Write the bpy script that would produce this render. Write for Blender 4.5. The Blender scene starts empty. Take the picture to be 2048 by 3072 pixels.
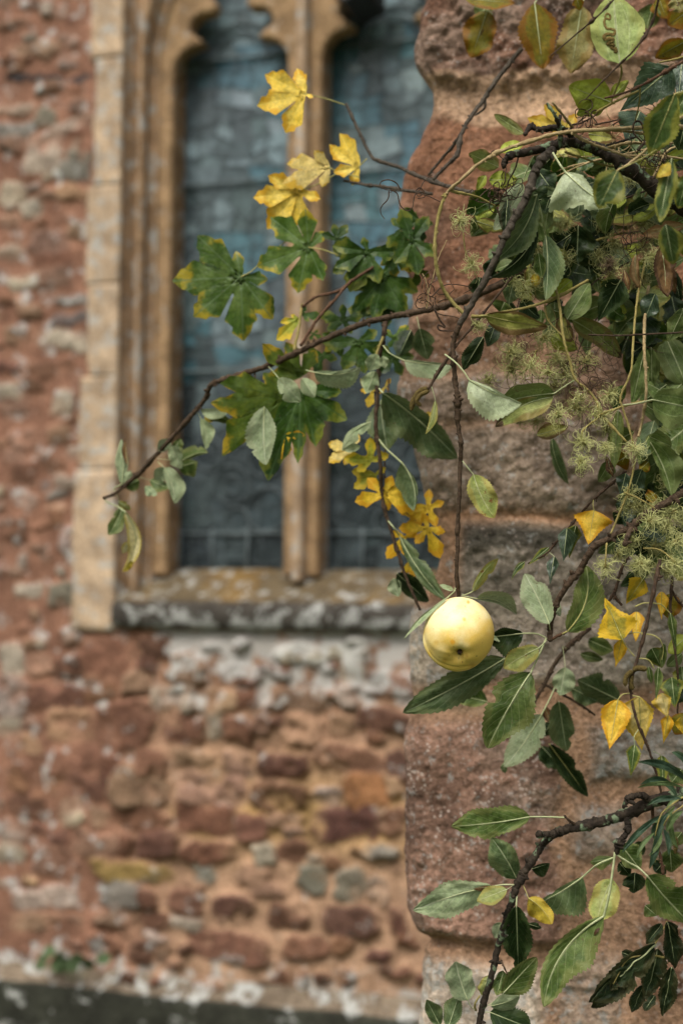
import bpy, bmesh, math, random
import numpy as np
from mathutils import Vector, Matrix

scene = bpy.context.scene
COL = scene.collection
rad = math.radians
random.seed(11)
NR = np.random.RandomState(7)

# ------------------------------------------------------------------ camera, sky, sun, exposure
F = 50.0 / 24.0 * 2048.0            # focal length in photograph pixels
CAMZ = 1.55
PITCH, ROLL = rad(3.05), rad(0.45)
RC = Matrix.Rotation(math.pi / 2 + PITCH, 4, 'X') @ Matrix.Rotation(ROLL, 4, 'Z')
cam_data = bpy.data.cameras.new('camera')
cam = bpy.data.objects.new('camera', cam_data)
COL.objects.link(cam)
cam.matrix_world = Matrix.Translation((0, 0, CAMZ)) @ RC
cam_data.sensor_fit = 'HORIZONTAL'
cam_data.sensor_width = 24.0
cam_data.lens = 50.0
cam_data.clip_start = 0.05
cam_data.clip_end = 500
cam_data.dof.use_dof = True
cam_data.dof.focus_distance = 1.40
cam_data.dof.aperture_fstop = 3.6
cam_data.dof.aperture_blades = 9
scene.camera = cam

SUN_EL, SUN_AZ = rad(52), rad(-28)      # from behind the camera, over its left shoulder
world = bpy.data.worlds.new('World')
scene.world = world
world.use_nodes = True
wn, wl = world.node_tree.nodes, world.node_tree.links
bg = wn['Background']
sky = wn.new('ShaderNodeTexSky')
sky.sky_type = 'NISHITA'
sky.sun_disc = False
sky.sun_elevation = SUN_EL
sky.sun_rotation = rad(180) - SUN_AZ
sky.dust_density = 4.0
sky.air_density = 1.0
sky.ozone_density = 0.6
hs = wn.new('ShaderNodeHueSaturation')       # an overcast sky: most of its blue is gone
hs.inputs['Saturation'].default_value = 0.12
wl.new(sky.outputs[0], hs.inputs['Color'])
tcw = wn.new('ShaderNodeTexCoord')             # cloud cover: brightest overhead, dim toward the horizon
sxyz = wn.new('ShaderNodeSeparateXYZ')
wl.new(tcw.outputs['Generated'], sxyz.inputs[0])
mrw = wn.new('ShaderNodeMapRange')
wl.new(sxyz.outputs['Z'], mrw.inputs['Value'])
for i_, v_ in ((1, 0.0), (2, 0.80), (3, 0.13), (4, 3.0)):
    mrw.inputs[i_].default_value = v_
cmw = wn.new('ShaderNodeMix')
cmw.data_type = 'RGBA'
cmw.blend_type = 'MULTIPLY'
cmw.inputs['Factor'].default_value = 1.0
wl.new(hs.outputs[0], cmw.inputs[6])
wl.new(mrw.outputs[0], cmw.inputs[7])
wl.new(cmw.outputs[2], bg.inputs['Color'])
bg.inputs['Strength'].default_value = 0.085

sun_d = bpy.data.lights.new('sun', 'SUN')
sun_d.energy = 1.5
sun_d.angle = rad(16)
sun_d.color = (1.0, 0.92, 0.78)
sun = bpy.data.objects.new('sun', sun_d)
COL.objects.link(sun)
sdir = Vector((math.sin(SUN_AZ) * math.cos(SUN_EL), -math.cos(SUN_AZ) * math.cos(SUN_EL), math.sin(SUN_EL)))
sun.rotation_euler = sdir.to_track_quat('Z', 'Y').to_euler()
sun.location = sdir * 8 + Vector((0, 0, 2))

scene.view_settings.view_transform = 'Standard'
scene.view_settings.look = 'None'
scene.view_settings.gamma = 1.0
scene.view_settings.use_curve_mapping = False
scene.view_settings.exposure = 0.24
scene.cycles.use_denoising = True
scene.cycles.max_bounces = 8
scene.cycles.transparent_max_bounces = 8

# ------------------------------------------------------------------ helpers
RC3 = np.array(RC.to_3x3())
CAM = np.array((0.0, 0.0, CAMZ))


def at(px, py, d):
    """photograph pixel and distance ahead of the camera -> point in the place (arrays welcome)"""
    px, py, d = np.broadcast_arrays(np.asarray(px, float), np.asarray(py, float), np.asarray(d, float))
    v = np.stack([(px - 1024.0) / F * d, -(py - 1536.0) / F * d, -d], -1)
    return CAM + v @ RC3.T


ORG = {'A': (1264, 0), 'B': (1264, 560), 'C': (1264, 1200), 'D': (1264, 1760), 'E': (1264, 2288),
       'F': (730, 180), 'G': (730, 900), 'H': (300, 960)}


def P(code, x, y):
    if code == 'P':
        return np.array((float(x), float(y)))
    o = ORG[code]
    return np.array((o[0] + x * 0.5, o[1] + y * 0.5))


def mesh_obj(name, verts, faces, mat, parent=None, smooth=True, attrs=None):
    me = bpy.data.meshes.new(name)
    verts = np.asarray(verts, dtype=np.float64).reshape(-1, 3)
    if isinstance(faces, np.ndarray):
        nf, k = faces.shape
        me.vertices.add(len(verts))
        me.vertices.foreach_set('co', verts.ravel())
        me.loops.add(nf * k)
        me.loops.foreach_set('vertex_index', faces.ravel().astype(np.int32))
        me.polygons.add(nf)
        me.polygons.foreach_set('loop_start', np.arange(0, nf * k, k, dtype=np.int32))
        me.polygons.foreach_set('loop_total', np.full(nf, k, dtype=np.int32))
        me.update(calc_edges=True)
    else:
        me.from_pydata([tuple(v) for v in verts], [], faces)
        me.update()
    for an, (typ, data) in (attrs or {}).items():
        a = me.attributes.new(an, typ, 'POINT')
        key = {'FLOAT': 'value', 'FLOAT_VECTOR': 'vector', 'FLOAT_COLOR': 'color'}[typ]
        a.data.foreach_set(key, np.asarray(data, dtype=np.float32).ravel())
    me.validate()
    if smooth:
        me.polygons.foreach_set('use_smooth', np.ones(len(me.polygons), dtype=bool))
    if mat is not None:
        for m in (mat if isinstance(mat, (list, tuple)) else [mat]):
            me.materials.append(m)
    o = bpy.data.objects.new(name, me)
    COL.objects.link(o)
    if parent is not None:
        o.parent = parent
        o.matrix_parent_inverse = Matrix.Translation(-parent.location) if parent.type == 'EMPTY' and parent.parent is None else Matrix.Identity(4)
    return o


def thing(name, label, cat, loc=(0, 0, 0), group=None):
    o = bpy.data.objects.new(name, None)
    COL.objects.link(o)
    o.location = Vector([float(c) for c in loc])
    o.empty_display_size = 0.05
    o['label'] = label
    o['category'] = cat
    o['kind'] = 'thing'
    if group:
        o['group'] = group
    return o


def grid_faces(n, m):
    """n rows x m columns of vertices"""
    i = np.arange(n - 1)[:, None] * m + np.arange(m - 1)[None, :]
    return np.stack([i, i + 1, i + m + 1, i + m], -1).reshape(-1, 4)


def hash2(ix, iy, seed):
    h = (ix.astype(np.int64) * 374761393 + iy.astype(np.int64) * 668265263 + seed * 1442695041) & 0x7fffffff
    h = ((h ^ (h >> 13)) * 1274126177) & 0x7fffffff
    return ((h ^ (h >> 16)) & 0xffff) / 65535.0


def vnoise(x, y, seed=0):
    ix, iy = np.floor(x), np.floor(y)
    fx, fy = x - ix, y - iy
    fx, fy = fx * fx * (3 - 2 * fx), fy * fy * (3 - 2 * fy)
    a, b = hash2(ix, iy, seed), hash2(ix + 1, iy, seed)
    c, d = hash2(ix, iy + 1, seed), hash2(ix + 1, iy + 1, seed)
    return (a + (b - a) * fx) * (1 - fy) + (c + (d - c) * fx) * fy


def fbm(x, y, octs=4, seed=0):
    s, amp, tot = 0, 1.0, 0
    for o in range(octs):
        s = s + amp * vnoise(x * 2 ** o + 17.3 * o, y * 2 ** o - 9.1 * o, seed + o)
        tot += amp
        amp *= 0.5
    return s / tot - 0.5


def sstep(a, b, x):
    t = np.clip((x - a) / (b - a), 0, 1)
    return t * t * (3 - 2 * t)


def spline(pts, per=6):
    """Catmull-Rom through rows of pts"""
    p = np.asarray(pts, float)
    if len(p) < 3:
        k = np.linspace(0, 1, per + 1)[:, None]
        return p[0] * (1 - k) + p[-1] * k
    q = np.vstack([2 * p[0] - p[1], p, 2 * p[-1] - p[-2]])
    out = []
    for i in range(1, len(q) - 2):
        for k in range(per):
            t = k / per
            out.append(0.5 * ((2 * q[i]) + (-q[i - 1] + q[i + 1]) * t + (2 * q[i - 1] - 5 * q[i] + 4 * q[i + 1] - q[i + 2]) * t * t
                              + (-q[i - 1] + 3 * q[i] - 3 * q[i + 1] + q[i + 2]) * t ** 3))
    out.append(q[-2])
    return np.array(out)


def tube_arrays(path, radii, sides=8, cap=True):
    """a closed tube along path; returns verts, faces (quads as arrays, caps tapered to a point)"""
    path = np.asarray(path, float)
    n = len(path)
    tan = np.gradient(path, axis=0)
    tan /= np.linalg.norm(tan, axis=1)[:, None] + 1e-12
    ref = np.array((0.0, 1.0, 0.0)) if abs(tan[0][1]) < 0.8 else np.array((1.0, 0, 0))
    nrm = np.cross(tan[0], ref)
    nrm /= np.linalg.norm(nrm)
    vs = []
    a = np.arange(sides) / sides * 2 * math.pi
    for i in range(n):
        nrm = nrm - tan[i] * np.dot(nrm, tan[i])
        nrm /= np.linalg.norm(nrm) + 1e-12
        b = np.cross(tan[i], nrm)
        r = radii[i]
        vs.append(path[i] + r * (np.cos(a)[:, None] * nrm + np.sin(a)[:, None] * b))
    v = np.concatenate(vs)
    fs = []
    for i in range(n - 1):
        for k in range(sides):
            k2 = (k + 1) % sides
            fs.append((i * sides + k, i * sides + k2, (i + 1) * sides + k2, (i + 1) * sides + k))
    if cap:
        v = np.vstack([v, path[0] - tan[0] * radii[0] * 0.5, path[-1] + tan[-1] * radii[-1] * 0.6])
        c0, c1 = len(v) - 2, len(v) - 1
        for k in range(sides):
            k2 = (k + 1) % sides
            fs.append((c0, k2, k))
            fs.append((c1, (n - 1) * sides + k, (n - 1) * sides + k2))
    return v, fs


class MB:
    """collects shapes into one mesh"""
    def __init__(s):
        s.v, s.f, s.n = [], [], 0

    def add(s, v, f):
        s.v.append(np.asarray(v, float).reshape(-1, 3))
        s.f += [tuple(int(i) + s.n for i in q) for q in f]
        s.n += len(s.v[-1])

    def tube(s, path, radii, sides=8):
        if np.isscalar(radii):
            radii = [radii] * len(path)
        s.add(*tube_arrays(path, radii, sides))

    def build(s, name, mat, parent=None, smooth=True):
        return mesh_obj(name, np.concatenate(s.v), s.f, mat, parent, smooth)


# ------------------------------------------------------------------ material helpers
def new_mat(name):
    m = bpy.data.materials.new(name)
    m.use_nodes = True
    nt = m.node_tree
    return m, nt.nodes, nt.links, nt.nodes['Principled BSDF'], nt.nodes['Material Output']


def mixc(N, L, fac, a, b, mode='MIX'):
    x = N.new('ShaderNodeMix')
    x.data_type = 'RGBA'
    x.blend_type = mode
    x.clamp_factor = True
    for sock, val in ((x.inputs['Factor'], fac), (x.inputs[6], a), (x.inputs[7], b)):
        if hasattr(val, 'is_output'):
            L.new(val, sock)
        elif isinstance(val, (int, float)):
            sock.default_value = val
        else:
            sock.default_value = (*val, 1.0)
    return x.outputs[2]


def mth(N, L, op, a, b=None, c=None, clamp=False):
    x = N.new('ShaderNodeMath')
    x.operation = op
    x.use_clamp = clamp
    for i, val in enumerate((a, b, c)):
        if val is None:
            continue
        if hasattr(val, 'is_output'):
            L.new(val, x.inputs[i])
        else:
            x.inputs[i].default_value = val
    return x.outputs[0]


def ramp(N, L, v, lo, hi, o0=0.0, o1=1.0):
    x = N.new('ShaderNodeMapRange')
    x.interpolation_type = 'SMOOTHSTEP'
    L.new(v, x.inputs['Value'])
    for i, val in ((1, lo), (2, hi), (3, o0), (4, o1)):
        x.inputs[i].default_value = val
    return x.outputs[0]


def noise(N, L, co, scale, detail=4, rough=0.55):
    x = N.new('ShaderNodeTexNoise')
    L.new(co, x.inputs['Vector'])
    x.inputs['Scale'].default_value = scale
    x.inputs['Detail'].default_value = detail
    x.inputs['Roughness'].default_value = rough
    return x.outputs['Fac']


def bumpn(N, L, h, strength, dist, prev=None):
    x = N.new('ShaderNodeBump')
    x.inputs['Strength'].default_value = strength
    x.inputs['Distance'].default_value = dist
    L.new(h, x.inputs['Height'])
    if prev is not None:
        L.new(prev, x.inputs['Normal'])
    return x.outputs[0]


def attr(N, name):
    x = N.new('ShaderNodeAttribute')
    x.attribute_name = name
    return x


def stone_mat(name, lichen=0.5, fine=90, lscale=26, bump=0.7, grain=0.0, tint=(.84, .80, .735), lcol=(.36, .36, .335)):
    """masonry: colour per stone from the mesh, weathered by noise, with pale lichen where the mesh says so"""
    m, N, L, B, O = new_mat(name)
    co = N.new('ShaderNodeTexCoord').outputs['Object']
    c = attr(N, 'col').outputs['Color']
    lich = attr(N, 'lich').outputs['Fac']
    n1 = noise(N, L, co, 14, 5)
    n2 = noise(N, L, co, fine, 6, 0.65)
    c = mixc(N, L, 1.0, c, tint, 'MULTIPLY')
    c1 = mixc(N, L, 1.0, c, mixc(N, L, ramp(N, L, n1, 0.3, 0.7), (0.72, 0.70, 0.68), (1.25, 1.24, 1.22)), 'MULTIPLY')
    c2 = mixc(N, L, 1.0, c1, mixc(N, L, ramp(N, L, n2, 0.28, 0.72), (0.6, 0.58, 0.56), (1.35, 1.36, 1.38)), 'MULTIPLY')
    if grain:
        v = N.new('ShaderNodeTexVoronoi')
        L.new(co, v.inputs['Vector'])
        v.inputs['Scale'].default_value = 170
        g = noise(N, L, co, 35, 3)
        gm = mth(N, L, 'MULTIPLY', ramp(N, L, v.outputs['Distance'], 0.42, 0.2), ramp(N, L, g, 0.46, 0.62))
        gm = mth(N, L, 'MULTIPLY', gm, attr(N, 'grain').outputs['Fac'])
        c2 = mixc(N, L, mth(N, L, 'MULTIPLY', gm, grain), c2, (0.46, 0.37, 0.31))
        dk = mth(N, L, 'MULTIPLY', ramp(N, L, noise(N, L, co, 60, 4, .6), 0.42, 0.30), attr(N, 'grain').outputs['Fac'])
        c2 = mixc(N, L, mth(N, L, 'MULTIPLY', dk, 0.55), c2, (0.045, 0.03, 0.024))
    ln = noise(N, L, co, lscale, 3, 0.5)
    ln2 = noise(N, L, co, lscale * 3.1, 2, 0.5)
    lv = mth(N, L, 'ADD', mth(N, L, 'MULTIPLY', ln, 0.7), mth(N, L, 'MULTIPLY', ln2, 0.3))
    lv = mth(N, L, 'ADD', lv, mth(N, L, 'MULTIPLY', lich, 0.30))
    lm = ramp(N, L, lv, 0.61, 0.72)
    c3 = mixc(N, L, mth(N, L, 'MULTIPLY', lm, lichen), c2, lcol)
    L.new(c3, B.inputs['Base Color'])
    B.inputs['Roughness'].default_value = 0.92
    B.inputs['Specular IOR Level'].default_value = 0.2
    b1 = bumpn(N, L, n2, bump, 0.006)
    L.new(bumpn(N, L, n1, bump * 0.8, 0.012, b1), B.inputs['Normal'])
    return m

# ------------------------------------------------------------------ the back wall: its own frame (u right, v up, off = into the wall)
WA = rad(17)
WU = np.array((math.cos(WA), -math.sin(WA), 0.0))
WN = np.array((math.sin(WA), math.cos(WA), 0.0))      # into the wall
W0 = at(1024, 1763, 4.2)


def wall_uv(px, py, off=0.0):
    d = at(px, py, 1.0) - CAM
    o = W0 + WN * off
    t = ((o - CAM) @ WN) / (d @ WN)
    p = CAM + d * np.asarray(t)[..., None] - o
    return p @ WU, p[..., 2]


def wpt(u, v, off):
    u, v, off = np.broadcast_arrays(np.asarray(u, float), np.asarray(v, float), np.asarray(off, float))
    return W0 + u[..., None] * WU + off[..., None] * WN + v[..., None] * np.array((0, 0, 1.0))


RS = (.185, .098, .066); DS = (.115, .060, .045); PS = (.25, .160, .120); GS = (.21, .195, .175)
WS = (.36, .31, .265); BS = (.38, .25, .17); OS = (.27, .13, .065); SS = (.055, .055, .062); YS = (.36, .25, .10)
PAL = dict(R=RS, D=DS, P=PS, G=GS, W=WS, B=BS, O=OS, S=SS, Y=YS)
# stones read off the photograph: centre, size, tone (first list in a 0.829 crop at 0,1600; second in a 0.7227 crop at 0,0)
ST1 = """45 455 70 110 W,145 480 90 70 B,260 485 100 60 D,390 440 140 120 R,490 540 100 70 P,680 490 130 90 P,880 510 140 60 D,1150 430 280 60 W,
1280 460 80 150 W,40 590 100 120 W,200 590 190 70 D,365 555 110 80 R,630 600 150 80 W,790 610 130 70 B,900 590 80 60 R,1090 600 170 70 P,1270 590 90 70 W,
1400 680 210 60 D,255 695 140 110 B,450 700 200 150 R,40 700 90 60 W,110 760 80 70 B,665 715 130 100 R,870 715 100 90 R,785 690 70 90 W,960 690 60 80 P,
1090 710 130 110 B,1230 700 80 80 B,160 830 170 80 R,340 825 170 80 R,545 830 110 80 R,710 820 140 60 B,860 840 90 90 P,1020 840 170 70 D,1260 820 230 80 R,
1430 830 90 90 D,130 890 180 90 R,320 910 140 90 D,505 920 190 110 P,770 920 220 100 P,1020 955 190 80 R,1180 950 90 50 W,1330 930 150 100 O,1420 900 60 80 B,
120 985 150 80 D,255 1010 90 90 W,360 1020 60 60 P,500 1030 190 70 R,740 1030 200 100 R,920 1060 120 90 R,1020 1030 150 40 B,1250 1050 240 100 D,1430 1040 70 80 R,
50 1080 110 60 W,40 1160 100 70 W,180 1090 130 70 D,340 1130 170 90 P,450 1130 60 70 R,570 1125 160 100 D,760 1155 200 60 R,965 1160 80 70 W,1060 1145 100 80 R,
1380 1155 110 50 G,210 1190 180 100 P,480 1225 300 50 Y,740 1230 80 60 G,920 1235 110 60 P,1130 1250 110 90 G,1210 1195 60 40 R,1270 1270 110 110 G,1370 1290 80 90 G,
170 1320 220 50 W,440 1310 160 90 G,540 1330 70 70 D,680 1320 120 120 R,850 1360 150 100 D,130 1400 180 50 B,420 1390 150 40 P,560 1415 120 60 D,680 1420 100 40 W,
1050 1380 140 90 D,1270 1400 210 90 D,1440 1400 70 100 D,380 1490 100 60 R,510 1510 90 60 D,820 1490 300 90 R,1110 1500 170 70 R,1240 1490 80 70 R,1370 1525 70 35 D,
200 1520 100 40 G,290 1560 100 50 R,630 1555 60 30 D,1050 1610 120 60 R,760 1640 120 30 P,1250 1680 80 40 R,1130 1670 50 30 R,60 1540 90 50 R"""
ST2 = """60 450 120 50 W,190 490 90 70 G,180 640 130 150 W,330 640 110 50 G,60 800 100 90 W,300 800 120 70 B,210 1000 150 110 P,50 1050 110 60 W,100 1170 110 60 W,
220 1150 110 80 P,310 1240 120 40 G,290 1320 160 50 G,270 1410 200 80 W,80 1390 120 80 P,200 1530 180 70 R,40 1520 100 60 D,270 1670 80 90 W,60 1680 110 60 P,
110 1820 140 80 P,250 1810 90 80 P,220 1920 110 70 R,290 2000 110 50 W,100 2070 90 60 W,90 1960 110 80 R,60 2200 120 80 D,300 2250 100 100 W,200 2150 110 70 R,
195 325 300 30 S,100 220 110 60 P,210 200 130 70 P,60 100 120 60 P,270 180 90 60 W,60 600 90 60 P,110 720 70 50 R,330 960 70 50 P,130 1290 90 50 P,70 250 110 50 R,
160 920 80 50 R,330 440 60 60 P,300 560 90 40 R,130 1600 80 50 R,40 920 80 60 P,60 1900 80 60 P,20 1250 60 50 R"""


def read_stones(s, k, oy):
    out = []
    for r in s.replace('\n', '').split(','):
        x, y, w, h, c = r.split()
        x, y, w, h = (float(q) * k for q in (x, y, w, h))
        y += oy
        ua, va = wall_uv(x - w / 2, y + h / 2)
        ub, vb = wall_uv(x + w / 2, y - h / 2)
        out.append([(ua + ub) / 2, (va + vb) / 2, (ub - ua) / 2, (vb - va) / 2, c])
    return out


stones = read_stones(ST1, .829, 1600) + read_stones(ST2, .7227, 0)
UL, UR, VB, VT = -1.75, 1.15, -1.36, 2.35
u_s0, _ = wall_uv(250, 900)            # left edge of the window's stone surround
u_s1, _ = wall_uv(362, 900)            # its inner edge
u_g0, v_g0 = wall_uv(533, 1698, .20)   # glass corner
u_m0, _ = wall_uv(892, 1200, .20)
u_m1, _ = wall_uv(982, 1200, .20)
_, v_sill_out = wall_uv(800, 1800, -.03)
_, v_sill_bot = wall_uv(800, 1893, -.03)
LW = u_m0 - u_g0                        # width of one light
u_mc = (u_m0 + u_m1) / 2
MW = 0.5 * (u_m1 - u_m0)
u_g1 = u_m1 + LW
u_t1 = u_g1 + (u_g0 - u_s1)             # right jamb mirrored
u_t0 = u_t1 + (u_s1 - u_s0)
print('window', u_s0, u_s1, u_g0, u_m0, u_m1, v_g0, v_sill_out, v_sill_bot, LW)
taken = [(s[0], s[1], s[2], s[3]) for s in stones]
for k in range(5200):
    w, h = random.uniform(.03, .11), random.uniform(.018, .045)
    if k % 2:
        w, h = random.uniform(.014, .04), random.uniform(.010, .02)
    u, v = random.uniform(UL, UR), random.uniform(VB, VT)
    if u_s0 < u < u_t0 and v > v_sill_bot:
        continue
    inview = -0.95 < u < 0.3 and v < 1.4
    gap = 1.02 if not inview else 1.0
    if inview and w > .055:
        continue
    if all(max(abs(u - a) / (c + w), abs(v - b) / (d + h)) > gap * .93 for a, b, c, d in taken):
        taken.append((u, v, w, h))
        stones.append([u, v, w, h, random.choice('RRRDDPPPPGWB' if u > -.75 else 'PPPWGWRRB')])

STEP = 0.0075
nu, nv = int((UR - UL) / STEP) + 1, int((VT - VB) / STEP) + 1
us, vs = np.linspace(UL, UR, nu), np.linspace(VB, VT, nv)
U, V = np.meshgrid(us, vs)
wu = U + 0.036 * fbm(U * 13, V * 13, 3, 3) + .030 * fbm(U * 38, V * 38, 4, 31)
wv = V + 0.030 * fbm(U * 13, V * 13, 3, 5) + .026 * fbm(U * 38, V * 38, 4, 37)
Hh = 0.006 * fbm(U * 9, V * 9, 4, 9) + 0.004 * fbm(U * 40, V * 40, 3, 12)
mort = np.array((.43, .28, .195))
mred = np.array((.275, .148, .105))
left = sstep(-.45, -.80, U)[..., None]
lowm = sstep(-.25, -.55, V)[..., None]
colr = np.ones(U.shape + (3,)) * ((mort * lowm + np.array((.29, .175, .120)) * (1 - lowm)) * (1 - left) + mred * left)
_, vy0 = wall_uv(600, 2290)
_, vy1 = wall_uv(600, 2560)
_, vp0 = wall_uv(500, 2945)
yel = np.exp(-((V - (vy0 + vy1) / 2) / .11) ** 2) * sstep(-.62, -.45, U) * sstep(-.02, .12, fbm(U * 5, V * 8, 3, 77) + .05)
colr = colr * (1 - .75 * yel[..., None]) + np.array((.36, .245, .085)) * .75 * yel[..., None]
colr = colr * (1 + .45 * fbm(U * 8, V * 11, 5, 55))[..., None]
best = np.zeros(U.shape)
smear = fbm(U * 15, V * 19, 4, 57)
for s in stones:
    cu, cv, hw, hh, c = s
    kk = 1.20 if cv > -.75 else 1.08
    hw, hh = max(hw, .012) * kk, max(hh, .008) * (kk + .02)
    i0, i1 = np.searchsorted(us, (cu - hw * 1.6 - .03, cu + hw * 1.6 + .03))
    j0, j1 = np.searchsorted(vs, (cv - hh * 1.6 - .03, cv + hh * 1.6 + .03))
    if i1 - i0 < 1 or j1 - j0 < 1:
        continue
    sl = (slice(j0, j1), slice(i0, i1))
    a = random.uniform(-.17, .17)
    x, y = wu[sl] - cu, wv[sl] - cv
    x, y = x * math.cos(a) + y * math.sin(a), -x * math.sin(a) + y * math.cos(a)
    pw = random.uniform(2.4, 5.5)
    tx, ty = random.uniform(-.16, .16), random.uniform(-.12, .28)
    d = (np.abs(x / hw) ** pw + np.abs(y / hh) ** pw) ** (1 / pw)
    m = sstep(1.05, .84, d) * (.2 + .8 * sstep(-.30, -.02, smear[sl] - (.05 if cu < -.75 else 0)))
    h = m * (random.uniform(.008, .026) * (c != 'S') * (.5 if cu < -.75 else 1) + .003) * (1 - .10 * np.clip(d, 0, 1) ** 2) + m * (tx * x + ty * y) * (.4 if cu < -.75 else 1) + m * .014 * fbm(U[sl] * 26 + cu * 50, V[sl] * 30, 3, 40)
    up = m > best[sl]
    Hh[sl] = np.where(up, Hh[sl] * (1 - m) + h, Hh[sl])
    t = np.array(PAL[c]) * random.uniform(.82, 1.18) * np.array((1, random.uniform(.94, 1.06), random.uniform(.92, 1.08)))
    t = t * (1 + .5 * fbm(U[sl] * 22 + cu * 9, V[sl] * 26, 4, 44))[..., None]
    mm = (m * up)[..., None]
    colr[sl] = colr[sl] * (1 - mm) + t * mm
    best[sl] = np.maximum(best[sl], m)
lich = .06 + .12 * sstep(-.62, -.85, U)
_, vA = wall_uv(800, 1893)
_, vB2 = wall_uv(800, 2150)
lich = lich + .78 * sstep(vB2 - .08, vA, V) * sstep(-.62, -.5, U) * (V < v_sill_bot)
lich = lich + .42 * sstep(vp0 + .13, vp0 + .0, V)
keep = ~((U > u_s0 + .06) & (U < u_t0 - .06) & (V > v_sill_bot + .012))
keep &= V > vp0 - .06
FW = grid_faces(nv, nu)
FW = FW[keep.ravel()[FW].all(1)]
jz = sstep(u_s0 - .03, u_s0 - .012, U) * sstep(u_t0 + .03, u_t0 + .012, U) * (V > v_sill_bot - .02)
Hh = Hh * (1 - jz) + np.minimum(Hh, .006) * jz
used = np.zeros(nu * nv, bool)
used[FW.ravel()] = True
remap = np.cumsum(used) - 1
pts = wpt(U, V, -Hh).reshape(-1, 3)[used]
MAT_WALL = stone_mat('rubble_stone', lichen=.75, fine=85, lscale=17, bump=.8, lcol=(.44, .435, .41))
c4 = np.concatenate([colr, np.ones(U.shape + (1,))], -1).reshape(-1, 4)[used]
base_w = W0 + WU * -0.4
wall = thing('church_wall', 'weathered wall of red sandstone rubble and pale mortar round and under the tall leaded window', 'wall', (base_w[0], base_w[1], 0))
mesh_obj('rubble_face', pts, remap[FW], MAT_WALL, wall, True, {'col': ('FLOAT_COLOR', c4), 'lich': ('FLOAT', np.broadcast_to(lich, U.shape).ravel()[used])})

# plinth course: a chamfered ledge crusted with lichen over a dark face
_, v_lt = wall_uv(300, 2915)
_, v_lb = wall_uv(300, 2975)
prof = [(.02, vp0 + .03), (-.012, vp0 + .012), (-.02, vp0 - .01)]
prof += [(-.02 - .03 * k, vp0 - .01 - .026 * k) for k in np.linspace(.15, 1, 8)]
prof += [(-.053, vp0 - .044)] + [(-.055, vp0 - .048 - .045 * k) for k in range(1, 9)] + [(-.055, -CAMZ - (W0[2] - CAMZ) - .02)]
prof = np.array(prof)
nL = 420
uu = np.linspace(UL, UR, nL)
O2, V2 = np.repeat(prof[:, 0][:, None], nL, 1), np.repeat(prof[:, 1][:, None], nL, 1)
U2 = np.repeat(uu[None], len(prof), 0)
rough = .014 * fbm(U2 * 7, V2 * 12, 4, 60) + .007 * fbm(U2 * 30, V2 * 30, 3, 61)
V2 = V2 + .018 * fbm(U2 * 6, V2 * 0, 3, 62)
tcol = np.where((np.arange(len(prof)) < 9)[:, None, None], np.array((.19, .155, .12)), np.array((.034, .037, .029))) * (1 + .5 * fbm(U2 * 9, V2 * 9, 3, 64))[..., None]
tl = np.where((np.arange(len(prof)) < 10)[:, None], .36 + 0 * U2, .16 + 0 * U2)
MAT_PL = stone_mat('plinth_stone', lichen=.9, fine=60, lscale=15, bump=.6)
mesh_obj('plinth_course', wpt(U2, V2, O2 - rough), grid_faces(len(prof), nL)[:, ::-1], MAT_PL, wall, True,
         {'col': ('FLOAT_COLOR', np.concatenate([np.clip(tcol, 0, 1), np.ones(U2.shape + (1,))], -1)), 'lich': ('FLOAT', tl)})

# ------------------------------------------------------------------ the window
wb = wpt(u_mc, v_sill_bot, .0)
win = thing('church_window', 'tall leaded church window in buff stone with two cusped lights behind the yellow leaves', 'window', wb)
MAT_ASH = stone_mat('buff_ashlar', lichen=.8, fine=110, lscale=24, bump=.35, tint=(.88, .83, .80))


def ash_attrs(uv, base, lich, seed):
    u, v = uv
    c = np.array(base) * (1 + .35 * fbm(u * 5, v * 3, 4, seed) + .16 * fbm(u * 25, v * 25, 3, seed + 1))[..., None]
    c = np.clip(c, 0.01, 1)
    return {'col': ('FLOAT_COLOR', np.concatenate([c, np.ones(c.shape[:-1] + (1,))], -1).reshape(-1, 4)),
            'lich': ('FLOAT', np.broadcast_to(lich, u.shape).ravel())}


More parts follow.
